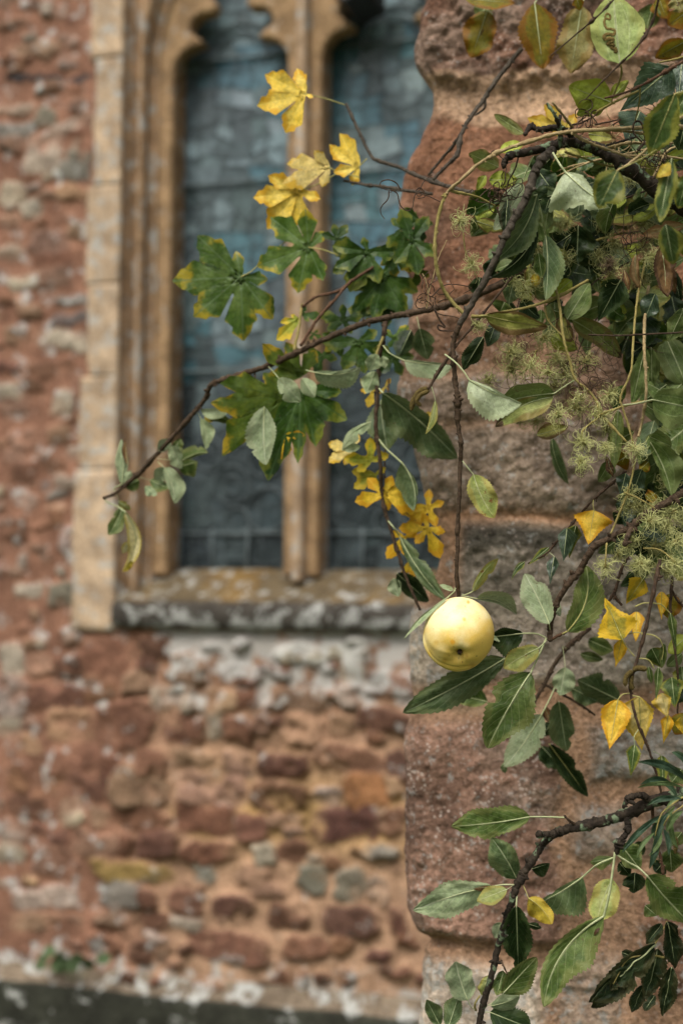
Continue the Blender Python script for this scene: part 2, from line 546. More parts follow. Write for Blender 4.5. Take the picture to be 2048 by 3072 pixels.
# surround: long and short dressed stones
BUFF = (.46, .36, .25)
qs = [(-700, -240, 255), (-240, 182, 266), (182, 560, 279), (560, 855, 263), (855, 1130, 270), (1130, 1410, 252), (1410, 1895, 240)]
for k, (ya, yb, xl) in enumerate(qs):
    for side in (0, 1):
        ua, _ = wall_uv(xl, 900)
        _, va = wall_uv(300, yb)
        _, vb = wall_uv(300, ya)
        va, vb = va + .0006, vb - .0006
        if side:
            ua = u_t0 + (u_s0 - ua)
        ub = u_t1 if side else u_s1
        if side:
            ua, ub = ub, ua
        n, m2 = 40, 14
        a, b = np.linspace(0, 1, m2), np.linspace(0, 1, n)
        A_, B_ = np.meshgrid(a, b)
        uq = ua + (ub - ua) * A_ + (0.022 * fbm(B_ * 4 + k * 9, A_ * 0, 4, 80 + k) * (1 - A_) if not side else 0)
        vq = va + (vb - va) * B_
        ed = np.minimum(np.minimum(A_, 1 - A_) * abs(ub - ua), np.minimum(B_, 1 - B_) * (vb - va))
        off = -.018 + .004 * (1 - sstep(0, .007, ed)) + .004 * fbm(uq * 14, vq * 14, 4, 90 + k)
        vv = wpt(uq, vq, off)
        back = wpt(uq, vq, off * 0 + .05)
        nn = n * m2
        f = [tuple(r) for r in grid_faces(n, m2)]
        rim = [i for i in range(m2)] + [i * m2 + m2 - 1 for i in range(1, n)] + [(n - 1) * m2 + i for i in range(m2 - 2, -1, -1)] + [i * m2 for i in range(n - 2, 0, -1)]
        f += [(rim[(i + 1) % len(rim)], rim[i], rim[i] + nn, rim[(i + 1) % len(rim)] + nn) for i in range(len(rim))]
        at2 = ash_attrs((np.concatenate([uq, uq]), np.concatenate([vq, vq])), BUFF, .34, 100 + k)
        mesh_obj('jamb_stone', np.concatenate([vv.reshape(-1, 3), back.reshape(-1, 3)]), f, MAT_ASH, win, True, at2)

# moulded jambs: a profile run up each side
JP = [(0, -.006), (.0, .012), (.05, .022), (.11, .045), (.17, .055), (.23, .056), (.265, .05), (.29, .035), (.33, .026), (.38, .025), (.43, .032), (.455, .048), (.47, .07),
      (.50, .085), (.55, .090), (.585, .083), (.61, .076), (.65, .076), (.68, .085), (.70, .105), (.74, .125), (.80, .14), (.90, .165), (.97, .185), (1.0, .19), (1.0, .235)]
JP = np.array(JP)
v_in = v_g0 - .01
nvj = 150
for side in (0, 1):
    vj = np.linspace(v_sill_out - .03, VT + .05, nvj)
    Uj = (u_s1 + (u_g0 - u_s1) * JP[:, 0]) if not side else (u_t1 - (u_g0 - u_s1) * JP[:, 0])
    Uj, Vj = np.meshgrid(Uj, vj)
    Oj = np.repeat(JP[:, 1][None], nvj, 0)
    _, v_arch = wall_uv(450, 200, .06)                      # the mouldings lean in where the arch springs
    Uj = Uj + (1 if not side else -1) * np.clip(Vj - v_arch, 0, None) ** 2 * .95 * sstep(.05, .7, JP[:, 0])[None]
    nz = .006 * fbm(Uj * 10, Vj * 7, 4, 120 + side) + .003 * fbm(Uj * 60, Vj * 40, 2, 121)
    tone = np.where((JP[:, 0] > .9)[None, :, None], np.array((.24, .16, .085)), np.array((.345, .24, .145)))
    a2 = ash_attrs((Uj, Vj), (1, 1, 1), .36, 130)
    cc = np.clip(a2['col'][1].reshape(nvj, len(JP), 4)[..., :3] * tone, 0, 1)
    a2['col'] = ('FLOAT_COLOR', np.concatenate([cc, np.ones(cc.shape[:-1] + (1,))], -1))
    f = grid_faces(nvj, len(JP))
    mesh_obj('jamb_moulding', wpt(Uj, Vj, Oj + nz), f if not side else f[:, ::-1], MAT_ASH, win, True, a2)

# mullion
hw = MW
MP = [(-1, .235), (-1, .18), (-.9, .165), (-.55, .115), (-.42, .10), (-.36, .075), (-.34, .06), (-.25, .052), (.25, .052), (.34, .06), (.36, .075), (.42, .10), (.55, .115), (.9, .165), (1, .18), (1, .235)]
MP = np.array(MP)
vm = np.linspace(v_g0 - .045, VT + .05, nvj)
Um, Vm = np.meshgrid(u_mc + MP[:, 0] * hw, vm)
Om = np.repeat(MP[:, 1][None], nvj, 0) + .004 * fbm(Um * 10, Vm * 7, 4, 140)
mesh_obj('mullion', wpt(Um, Vm, Om), grid_faces(nvj, len(MP)), MAT_ASH, win, True, ash_attrs((Um, Vm), (.40, .30, .20), .36, 141))

# sill: weathered slope, square nose, drip under it
SP = [(.24, v_g0 - .005), (.19, v_g0 - .012), (.14, v_g0 - .03), (.08, v_g0 - .055), (.03, v_sill_out + .018), (-.015, v_sill_out), (-.035, v_sill_out - .012), (-.042, v_sill_out - .03),
      (-.044, (v_sill_out + v_sill_bot) / 2), (-.04, v_sill_bot + .02), (-.03, v_sill_bot + .004), (-.01, v_sill_bot), (.05, v_sill_bot)]
SP = np.array(SP)
u_l0, _ = wall_uv(352, 1840)
ns = 200
Usl, _x = np.meshgrid(np.linspace(u_l0, u_t1 + .01, ns), np.arange(len(SP)))
Vsl, Osl = np.repeat(SP[:, 1][:, None], ns, 1), np.repeat(SP[:, 0][:, None], ns, 1)
nz = .012 * fbm(Usl * 8, Vsl * 14, 4, 150) + .005 * fbm(Usl * 40, Vsl * 40, 3, 151)
a2 = ash_attrs((Usl, Vsl), (1, 1, 1), 0, 152)
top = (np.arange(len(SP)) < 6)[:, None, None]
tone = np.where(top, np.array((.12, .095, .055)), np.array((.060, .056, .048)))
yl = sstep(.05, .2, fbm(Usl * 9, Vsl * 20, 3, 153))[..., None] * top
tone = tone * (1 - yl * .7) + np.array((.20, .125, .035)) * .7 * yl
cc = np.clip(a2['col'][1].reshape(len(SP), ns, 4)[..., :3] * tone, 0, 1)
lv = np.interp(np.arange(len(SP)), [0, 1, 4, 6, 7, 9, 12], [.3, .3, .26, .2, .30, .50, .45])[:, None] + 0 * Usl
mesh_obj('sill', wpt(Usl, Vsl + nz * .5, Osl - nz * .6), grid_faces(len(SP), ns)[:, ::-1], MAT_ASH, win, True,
         {'col': ('FLOAT_COLOR', np.concatenate([cc, np.ones(cc.shape[:-1] + (1,))], -1)), 'lich': ('FLOAT', lv)})

# cusped heads: one pierced, chamfered plate over each light
def cusp_head(ua, ub, name):
    w = ub - ua
    _, vc1 = wall_uv(612, 132, .12)     # the lower cusp's point
    _, vc2 = wall_uv(690, 22, .12)
    uc1 = .235 * w
    # opening outline, left half, from the foot upward (fractions of the light's width, metres up)
    L = [(0, v_g0 - .025), (0.0, vc1 - .10)]
    for k in np.linspace(0, 1, 7):
        a = math.pi * .5 * k
        L.append((uc1 * (1 - math.cos(a)) * .98 + .002, vc1 - .085 + .08 * math.sin(a) ** 1.0))
    L.append((uc1 * 1.04, vc1))
    for k in np.linspace(0, 1, 9)[1:]:
        a = -math.pi * .60 + k * math.pi * 1.16
        L.append((uc1 * .62 - .070 * w * math.cos(a) + .13 * w * k, vc1 + .062 + .036 * math.sin(a)))
    L += [(.33 * w, vc2 - .012), (.355 * w, vc2), (.335 * w, vc2 + .02), (.25 * w, vc2 + .05), (.20 * w, vc2 + .09), (.22 * w, vc2 + .14), (.30 * w, vc2 + .18), (.40 * w, vc2 + .20)]
    L.append((.5 * w, vc2 + .30))
    R_ = [(w - x, y) for x, y in L[::-1]][1:]
    hole = [(ua + x, y) for x, y in L + R_]
    top = vc2 + .55
    low = v_g0 - .03
    cu = bpy.data.curves.new('head', 'CURVE')
    cu.dimensions = '2D'
    cu.fill_mode = 'BOTH'
    cu.extrude = .018
    cu.bevel_depth = .015
    cu.bevel_resolution = 4
    cu.offset = -.008
    outer = [(ua - .045, low), (ua - .045, top), (ub + .045, top), (ub + .045, low)]
    ring = [(ua - .045, low)] + [(ua - .045, top), (ub + .045, top), (ub + .045, low)] + [(h[0], h[1]) for h in hole[::-1]]
    sp = cu.splines.new('POLY')
    sp.points.add(len(ring) - 1)
    for p, (x, y) in zip(sp.points, ring):
        p.co = (x, y, 0, 1)
    sp.use_cyclic_u = True
    ob = bpy.data.objects.new('head', cu)
    COL.objects.link(ob)
    dg = bpy.context.evaluated_depsgraph_get()
    me = ob.evaluated_get(dg).to_mesh()
    vv = np.array([v.co[:] for v in me.vertices])
    ff = [tuple(p.vertices) for p in me.polygons]
    bpy.data.objects.remove(ob)
    o = mesh_obj(name, wpt(vv[:, 0], vv[:, 1], .125 - vv[:, 2]), ff, MAT_ASH, win, False, ash_attrs((vv[:, 0], vv[:, 1]), (.31, .215, .12), .14, 160))
    bm = bmesh.new()
    bm.from_mesh(o.data)
    bmesh.ops.recalc_face_normals(bm, faces=bm.faces)
    bm.to_mesh(o.data)
    bm.free()
    return o


cusp_head(u_g0, u_m0, 'cusped_head')
cusp_head(u_m1, u_g1, 'cusped_head')

# leaded glass: each light is a sheet of small panes, all a little out of true, and its leads
mg, N, L, B, O = new_mat('leaded_glass')
ca = attr(N, 'col').outputs['Color']
co = N.new('ShaderNodeTexCoord').outputs['Object']
gn = noise(N, L, co, 40, 4)
L.new(mixc(N, L, 1.0, ca, mixc(N, L, ramp(N, L, gn, .3, .7), (.7, .7, .7), (1.25, 1.25, 1.25)), 'MULTIPLY'), B.inputs['Base Color'])
B.inputs['Roughness'].default_value = .22
B.inputs['Specular IOR Level'].default_value = .3
L.new(bumpn(N, L, noise(N, L, co, 9, 2), .12, .02), B.inputs['Normal'])
ml, N, L, B, O = new_mat('lead')
B.inputs['Base Color'].default_value = (.075, .095, .10, 1)
B.inputs['Roughness'].default_value = .6
B.inputs['Metallic'].default_value = .3
ml2, N, L, B, O = new_mat('pale_bar')
B.inputs['Base Color'].default_value = (.095, .12, .125, 1)
B.inputs['Roughness'].default_value = .7


def leaded_light(ua, ub, seed):
    rng = random.Random(seed)
    nr, nc = 44, 7
    v0, v1 = v_g0 - .03, VT
    G = np.zeros((nr + 1, nc + 1, 2))
    for i in range(nr + 1):
        for j in range(nc + 1):
            G[i, j] = (ua + (ub - ua) * (j + (rng.uniform(-.3, .3) if 0 < j < nc else 0)) / nc,
                       v0 + (v1 - v0) * (i + (rng.uniform(-.33, .33) if 0 < i < nr else 0)) / nr)
    mv, mf, mc = [], [], []
    leads = MB()
    tone = {}
    for i in range(nr):
        for j in range(nc):
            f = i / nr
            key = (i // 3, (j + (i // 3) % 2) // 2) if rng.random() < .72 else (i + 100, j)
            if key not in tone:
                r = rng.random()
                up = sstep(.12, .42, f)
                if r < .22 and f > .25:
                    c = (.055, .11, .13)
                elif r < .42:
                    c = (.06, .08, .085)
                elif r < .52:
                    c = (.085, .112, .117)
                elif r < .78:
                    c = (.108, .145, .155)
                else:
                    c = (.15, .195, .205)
                k = .36 + .90 * up  # reflection put into the pane colour: dim low down, sky-bright higher up
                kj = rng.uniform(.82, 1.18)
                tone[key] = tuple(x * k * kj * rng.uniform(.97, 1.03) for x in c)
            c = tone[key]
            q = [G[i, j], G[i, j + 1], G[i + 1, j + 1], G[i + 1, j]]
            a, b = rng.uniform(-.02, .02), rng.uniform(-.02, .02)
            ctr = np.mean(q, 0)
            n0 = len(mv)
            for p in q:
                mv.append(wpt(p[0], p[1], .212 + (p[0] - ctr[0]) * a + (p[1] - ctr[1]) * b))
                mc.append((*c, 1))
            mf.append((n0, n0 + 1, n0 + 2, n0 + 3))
    for i in range(nr + 1):
        for j in range(nc):
            if rng.random() < .8:
                leads.tube([wpt(*G[i, j], .207), wpt(*G[i, j + 1], .207)], .0017, 5)
    for j in range(nc + 1):
        for i in range(nr):
            if rng.random() < .8:
                leads.tube([wpt(*G[i, j], .207), wpt(*G[i + 1, j], .207)], .0017, 5)
    uc = (ua + ub) / 2

    def ring(cu, cv, r, a0=0, a1=2 * math.pi, rr=.004):
        t = np.linspace(a0, a1, 26)
        leads.tube(wpt(cu + r * np.cos(t), cv + r * np.sin(t), .203), rr, 5)
    for cu, cv, r in ((uc - .02, v_g0 + .26, .06), (uc - .02, v_g0 + .26, .03), (uc + .10, v_g0 + .18, .07), (uc - .10, v_g0 + .36, .05), (uc + .09, v_g0 + .34, .055), (uc + .02, v_g0 + .43, .04), (uc, v_g0 + .14, .045)):
        ring(cu, cv, r)
    _, va = wall_uv(705, 175, .2)
    ring(uc, va, .115, 0, math.pi)
    ring(uc, va, .085, 0, math.pi)
    for y in (520, 545, 1105, 1125, 1520):
        pass
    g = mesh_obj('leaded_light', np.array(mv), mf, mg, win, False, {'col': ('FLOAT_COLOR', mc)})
    leads.build('lead_came', ml, g)
    for y in (175, 545, 1110):
        _, vv = wall_uv(700, y, .2)
        b = MB()
        b.tube([wpt(ua - .01, vv, .197), wpt(ub + .01, vv, .197)], .005, 6)
        b.build('saddle_bar', ml2, g)
    # a border of pale squares round the bottom panel
    b = MB()
    for x0 in (ua + .02, ua + .13, ua + .25):
        b.tube([wpt(x0, v_g0 - .02, .2), wpt(x0, v_g0 + .12, .2)], .004, 5)
    b.tube([wpt(ua, v_g0 + .105, .2), wpt(ub, v_g0 + .105, .2)], .004, 5)
    b.build('border_lead', ml2, g)


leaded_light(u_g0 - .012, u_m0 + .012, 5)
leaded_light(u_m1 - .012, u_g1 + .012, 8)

# dark iron bracket over the head of the mullion
mi, N, L, B, O = new_mat('black_iron')
B.inputs['Base Color'].default_value = (.012, .012, .013, 1)
B.inputs['Roughness'].default_value = .55
ub0, vb0 = wall_uv(975, -45, -.06)
ub1, vb1 = wall_uv(1030, 8, -.06)
ub2, vb2 = wall_uv(1105, -55, -.06)
ib = mesh_obj('iron_bracket', np.concatenate([wpt([ub0, ub1, ub2, ub2, ub0], [vb0, vb1, vb1 + .03, vb0 + .10, vb0 + .10], o) for o in (-.07, .13)]),
              [(4, 3, 2, 1, 0), (5, 6, 7, 8, 9)] + [(i, (i + 1) % 5, 5 + (i + 1) % 5, 5 + i) for i in range(5)], mi, None, False)
bv = ib.modifiers.new('bevel', 'BEVEL')
bv.width = .006
bv.segments = 2
ib['label'] = 'black iron bracket jutting out over the mullion head at the top edge of the photo'
ib['category'] = 'bracket'

# ------------------------------------------------------------------ the near buttress: rough coursed blocks, its own frame
BA = rad(9)
BU = np.array((math.cos(BA), -math.sin(BA), 0.0))
BN = np.array((math.sin(BA), math.cos(BA), 0.0))
SD = np.array((math.sin(rad(19)), math.cos(rad(19)), 0.0))     # the side face runs back to the wall
B0 = at(1230, 1763, 1.76)


def but_uv(px, py):
    d = at(px, py, 1.0) - CAM
    t = ((B0 - CAM) @ BN) / (d @ BN)
    p = CAM + d * np.asarray(t)[..., None] - B0
    return p @ BU, p[..., 2]


K = 2048 / 1568.0
edge = [(-260, 985), (0, 975), (60, 960), (100, 949), (140, 953), (175, 975), (200, 988), (225, 988), (262, 984), (300, 968), (350, 942), (400, 922), (470, 908), (560, 912), (640, 938), (690, 940), (740, 930),
        (800, 915), (850, 904), (930, 906), (1000, 935), (1100, 958), (1180, 985), (1260, 1003), (1340, 985), (1385, 942), (1440, 930), (1550, 932), (1600, 940), (1640, 941), (1690, 932), (1800, 929), (2000, 930),
        (2090, 936), (2130, 950), (2180, 968), (2200, 971), (2260, 964), (2352, 955), (2700, 950)]
ex = np.array([but_uv(x * K, y * K)[0] for y, x in edge])
ev = np.array([but_uv(x * K, y * K)[1] for y, x in edge])
BST = .0026
b_v = np.arange(ev.min() + .03, ev.max() - .01, BST)
ue = np.interp(b_v, ev[::-1], ex[::-1])
ue = ue + .006 * fbm(b_v * 22, b_v * 0, 4, 200)
RR = .022
s_side = np.concatenate([np.linspace(-1.4, -.12, 24), np.linspace(-.11, -.0, 20)[:-1]])
s_arc = np.linspace(0, 1, 14)[:-1]
s_fr = np.arange(0, .62, BST)
nS = len(s_side) + len(s_arc) + len(s_fr)
Ub = np.zeros((len(b_v), nS)); Fu = np.zeros((len(b_v), nS)); Fd = np.zeros((len(b_v), nS)); Nu = np.zeros(nS); Nd = np.zeros(nS)
c_, s_ = math.cos(rad(10)), math.sin(rad(10))
k = 0
pu, pd = [], []
for s in s_side:
    pu.append(RR * .15 + (-s) * s_); pd.append(RR + (-s) * c_); Nu[k], Nd[k] = -c_, s_; k += 1
for a in s_arc:
    t = a * math.pi / 2
    pu.append(RR * (1 - math.sin(t) * 1.0) * .0 + RR * (1 - math.cos(t)) + RR * .15 * (1 - a)); pd.append(RR * (1 - math.sin(t))); Nu[k], Nd[k] = -math.cos(t), -math.sin(t); k += 1
for s in s_fr:
    pu.append(RR + s); pd.append(0); Nu[k], Nd[k] = 0, -1; k += 1
pu, pd = np.array(pu), np.array(pd)
Uface = ue[:, None] + pu[None]
Dface = np.repeat(pd[None], len(b_v), 0)
Vface = np.repeat(b_v[:, None], nS, 1)
# arc-length-like coordinate for texture
Sx = Uface - .7 * Dface
Hb = .010 * fbm(Sx * 11, Vface * 11, 4, 210) + .004 * fbm(Sx * 50, Vface * 50, 4, 211) + .0022 * fbm(Sx * 160, Vface * 160, 2, 217)
MOR = np.array((.40, .255, .17)); MORP = np.array((.50, .35, .24))
cb = np.ones(Uface.shape + (3,)) * MOR * (1 + .35 * fbm(Sx * 16, Vface * 16, 4, 212))[..., None]
lb = np.full(Uface.shape, .05)
gb = np.full(Uface.shape, .25)
# blocks: x0,x1,y0,y1 in the 1568-wide view, colour, height, roughness, lichen, grain
BL = [(880, 1700, -300, 172, (.17, .092, .062), .016, .024, .05, .6), (870, 1700, 266, 668, (.275, .142, .088), .014, .006, .0, .15), (860, 1230, 705, 845, (.25, .15, .10), .010, .010, .1, .3),
      (1240, 1700, 690, 900, (.21, .13, .09), .010, .010, .1, .3), (880, 1300, 862, 975, (.23, .175, .135), .014, .010, .2, .5), (1310, 1700, 915, 1000, (.22, .15, .11), .010, .010, .2, .4),
      (890, 1440, 985, 1172, (.27, .215, .17), .014, .016, .2, .5), (1455, 1700, 1020, 1170, (.24, .21, .18), .012, .010, .3, .4), (1056, 1700, 1200, 1572, (.33, .295, .25), .012, .010, .16, .5),
      (900, 1052, 1385, 1585, (.46, .40, .335), .010, .008, .45, .4), (890, 1284, 1655, 2165, (.30, .185, .142), .018, .012, .16, 1.0), (1345, 1700, 1648, 1795, (.30, .265, .23), .012, .010, .55, .6),
      (1330, 1470, 1850, 1975, (.40, .315, .26), .010, .008, .4, .6), (1490, 1700, 1830, 1990, (.25, .2, .16), .012, .01, .3, .5), (900, 1255, 2205, 2600, (.64, .55, .47), .012, .006, .5, .2),
      (1290, 1420, 2190, 2600, (.40, .30, .235), .006, .012, .4, .5), (1450, 1700, 2060, 2300, (.27, .155, .105), .008, .016, .35, .8)]
bu = Uface + .030 * fbm(Sx * 10, Vface * 10, 4, 220)
bvv = Vface + .030 * fbm(Sx * 9, Vface * 10, 4, 221)
for q, (x0, x1, y0, y1, c, h, rg, lc, gr) in enumerate(BL):
    ua, vb_ = but_uv(x0 * K, y0 * K)
    ub_, va_ = but_uv(x1 * K, y1 * K)
    d = np.minimum(np.minimum(bu - ua, ub_ - bu), np.minimum(bvv - va_, vb_ - bvv))
    m = sstep(-.010, .014, d)
    Hb += m * np.where(Nd < -.97, 1.0, .3)[None] * (.65 * h + rg * (fbm(Sx * 26 + q, Vface * 30, 5, 230 + q)) + .35 * rg * (vnoise(Sx * 120, Vface * 120, 260 + q) - .5))
    t = np.array(c) * (1 + .75 * fbm(Sx * 13, Vface * 16, 4, 240 + q) + .5 * fbm(Sx * 60, Vface * 70, 3, 250 + q))[..., None]
    pale = (sstep(.02, .22, fbm(Sx * 9 + q * 3, Vface * 11, 4, 290 + q)) * min(1, gr * 1.2))[..., None]
    t = t * (1 - .55 * pale) + np.array((.44, .365, .31)) * .55 * pale
    dark = (sstep(.10, .28, fbm(Sx * 12 + q * 5, Vface * 15, 4, 330 + q)))[..., None]
    t = t * (1 - .45 * dark)
    cb = cb * (1 - m[..., None]) + t * m[..., None]
    lb = lb * (1 - m) + lc * m
    gb = gb * (1 - m) + gr * m
# pale sandy bed between the two top blocks, dark band on the grey block, orange wash lower right
def band(ya, yb, xa, xb, c, soft=.008):
    ua, vt = but_uv(xa * K, ya * K)
    ub_, vl = but_uv(xb * K, yb * K)
    d = np.minimum(np.minimum(bu - ua, ub_ - bu), np.minimum(bvv - vl, vt - bvv))
    m = (sstep(0, soft, d) * sstep(-.30, .05, fbm(Sx * 12, Vface * 12, 4, 270) + .05))[..., None]
    return m * .85, np.array(c)


for bd in ((176, 264, 850, 1700, MORP, .006), (1192, 1275, 1050, 1700, (.060, .058, .048), .016), (1590, 1650, 900, 1250, MORP, .006), (1168, 1200, 960, 1440, (.42, .25, .155), .010)):
    m, c = band(*bd)
    cb = cb * (1 - m) + c * m * (1 + .25 * fbm(Sx * 30, Vface * 30, 3, 280))[..., None]
gap = sstep(.012, .0, np.abs(bvv - but_uv(990 * K, 2172 * K)[1])) * sstep(but_uv(1065 * K, 2172 * K)[0], but_uv(1035 * K, 2172 * K)[0], bu)
Hb -= .012 * gap
cn = np.clip(cb, .012, .9)
pu3 = B0 + (Uface + Nu[None] * Hb)[..., None] * BU + (Dface + Nd[None] * Hb)[..., None] * BN + Vface[..., None] * np.array((0, 0, 1.0))
MAT_BUT = stone_mat('buttress_stone', lichen=.6, fine=150, lscale=85, bump=1.0, grain=.9)
bt0 = B0 + BU * .2
butt = thing('stone_buttress', 'rough blocks of red and grey sandstone forming the near corner behind the apple and leaves', 'buttress', (bt0[0], bt0[1], 0))
rows = len(b_v)
FB = grid_faces(rows, nS)
ATB = {'col': np.concatenate([cn, np.ones(cn.shape[:-1] + (1,))], -1), 'lich': lb, 'grain': gb}
vsplit = int(np.searchsorted(b_v, but_uv(1000 * K, 2182 * K)[1]))


def strip(name, r0, r1):
    f = grid_faces(r1 - r0, nS)
    mesh_obj(name, pu3[r0:r1].reshape(-1, 3), f, MAT_BUT, butt, True, {'col': ('FLOAT_COLOR', ATB['col'][r0:r1].reshape(-1, 4)), 'lich': ('FLOAT', lb[r0:r1]), 'grain': ('FLOAT', gb[r0:r1])})


strip('base_block', 0, vsplit + 1)
strip('block_courses', vsplit, rows)

# ------------------------------------------------------------------ ground
mgd, N, L, B, O = new_mat('grass_ground')
co = N.new('ShaderNodeTexCoord').outputs['Object']
L.new(mixc(N, L, noise(N, L, co, 6, 6), (.03, .05, .015), (.07, .09, .03)), B.inputs['Base Color'])
B.inputs['Roughness'].default_value = .95
gs = 60
gx, gy = np.meshgrid(np.linspace(-60, 60, gs), np.linspace(-60, 60, gs))
gd = mesh_obj('ground', np.stack([gx, gy, .02 * fbm(gx, gy, 3, 300)], -1), grid_faces(gs, gs), mgd)
gd['kind'] = 'structure'

# ------------------------------------------------------------------ leaf, bark and fruit materials
def leaf_mat(name, c1, c2, edge=None, vein=None, spot=None, spots=0.0, rough=.5, nv=7, edge_amt=.5, palm=False, trans=.22, spec=.18, vs=.26, nsc=45, dry=None, dryamt=0.0):
    m, N, L, B, O = new_mat(name)
    at_ = attr(N, 'luv')
    sx = N.new('ShaderNodeSeparateXYZ')
    L.new(at_.outputs['Vector'], sx.inputs[0])
    s, t, e = sx.outputs
    co0 = N.new('ShaderNodeTexCoord').outputs['Object']
    oi = N.new('ShaderNodeObjectInfo')
    vm = N.new('ShaderNodeVectorMath')
    vm.operation = 'ADD'
    L.new(co0, vm.inputs[0])
    L.new(mth(N, L, 'MULTIPLY', oi.outputs['Random'], 7.0), vm.inputs[1])
    co = vm.outputs[0]
    a = mth(N, L, 'ABSOLUTE', s)
    n1 = noise(N, L, co, nsc, 5, .6)
    n2 = noise(N, L, co, nsc * 6, 4, .6)
    c = mixc(N, L, ramp(N, L, n1, .32, .68), c1, c2)
    c = mixc(N, L, 1.0, c, mixc(N, L, ramp(N, L, n2, .3, .7), (.78, .78, .76), (1.18, 1.18, 1.15)), 'MULTIPLY')
    if edge is not None:
        ef = ramp(N, L, mth(N, L, 'ADD', e, mth(N, L, 'MULTIPLY', mth(N, L, 'SUBTRACT', n1, .5), 1.5)), 1.0 - edge_amt, 1.25 - edge_amt)
        c = mixc(N, L, ef, c, edge)
    if dry is not None:
        df = ramp(N, L, mth(N, L, 'ADD', mth(N, L, 'MULTIPLY', t, .8), mth(N, L, 'MULTIPLY', mth(N, L, 'SUBTRACT', n1, .5), 1.6)), 1.0 - dryamt, 1.10 - dryamt)
        c = mixc(N, L, df, c, dry)
    # side veins: slanting bands that meet at the midrib
    if palm:
        w = mth(N, L, 'ABSOLUTE', mth(N, L, 'SUBTRACT', a, .46))
        sv = ramp(N, L, w, .035, .01)
        w2 = mth(N, L, 'PINGPONG', mth(N, L, 'SUBTRACT', mth(N, L, 'MULTIPLY', t, nv), mth(N, L, 'MULTIPLY', a, 3.2)), .5)
        sv = mth(N, L, 'MAXIMUM', sv, mth(N, L, 'MULTIPLY', ramp(N, L, w2, .07, .0), .5))
    else:
        w2 = mth(N, L, 'PINGPONG', mth(N, L, 'SUBTRACT', mth(N, L, 'MULTIPLY', t, nv), mth(N, L, 'MULTIPLY', a, 2.6)), .5)
        sv = ramp(N, L, w2, .085, .0)
    mr = ramp(N, L, a, .075, .03)
    if vein is not None:
        c = mixc(N, L, mth(N, L, 'MULTIPLY', sv, vs), c, vein)
        c = mixc(N, L, mth(N, L, 'MULTIPLY', mr, min(1, vs + .45)), c, vein)
    if spot is not None and spots > 0:
        sn = noise(N, L, co, nsc * 1.7, 5, .7)
        c = mixc(N, L, ramp(N, L, sn, .70 - .22 * spots, .76 - .22 * spots), c, spot)
        sn2 = noise(N, L, co, nsc * 11, 2, .5)
        c = mixc(N, L, mth(N, L, 'MULTIPLY', ramp(N, L, sn2, .69, .73), .7), c, spot)
    hv = N.new('ShaderNodeHueSaturation')
    L.new(c, hv.inputs['Color'])
    L.new(ramp(N, L, oi.outputs['Random'], 0, 1, .82, 1.18), hv.inputs['Value'])
    L.new(hv.outputs[0], B.inputs['Base Color'])
    L.new(mth(N, L, 'ADD', rough - .1, mth(N, L, 'MULTIPLY', n2, .22)), B.inputs['Roughness'])
    B.inputs['Specular IOR Level'].default_value = spec
    h = mth(N, L, 'SUBTRACT', mth(N, L, 'MULTIPLY', n2, .5), mth(N, L, 'MULTIPLY', sv, .6))
    nb = bumpn(N, L, h, .35, .0016)
    L.new(bumpn(N, L, n1, .35, .008, nb), B.inputs['Normal'])
    tr = N.new('ShaderNodeBsdfTranslucent')
    L.new(hv.outputs[0], tr.inputs['Color'])
    mx = N.new('ShaderNodeMixShader')
    mx.inputs[0].default_value = trans
    L.new(B.outputs[0], mx.inputs[1])
    L.new(tr.outputs[0], mx.inputs[2])
    L.new(mx.outputs[0], O.inputs['Surface'])
    return m


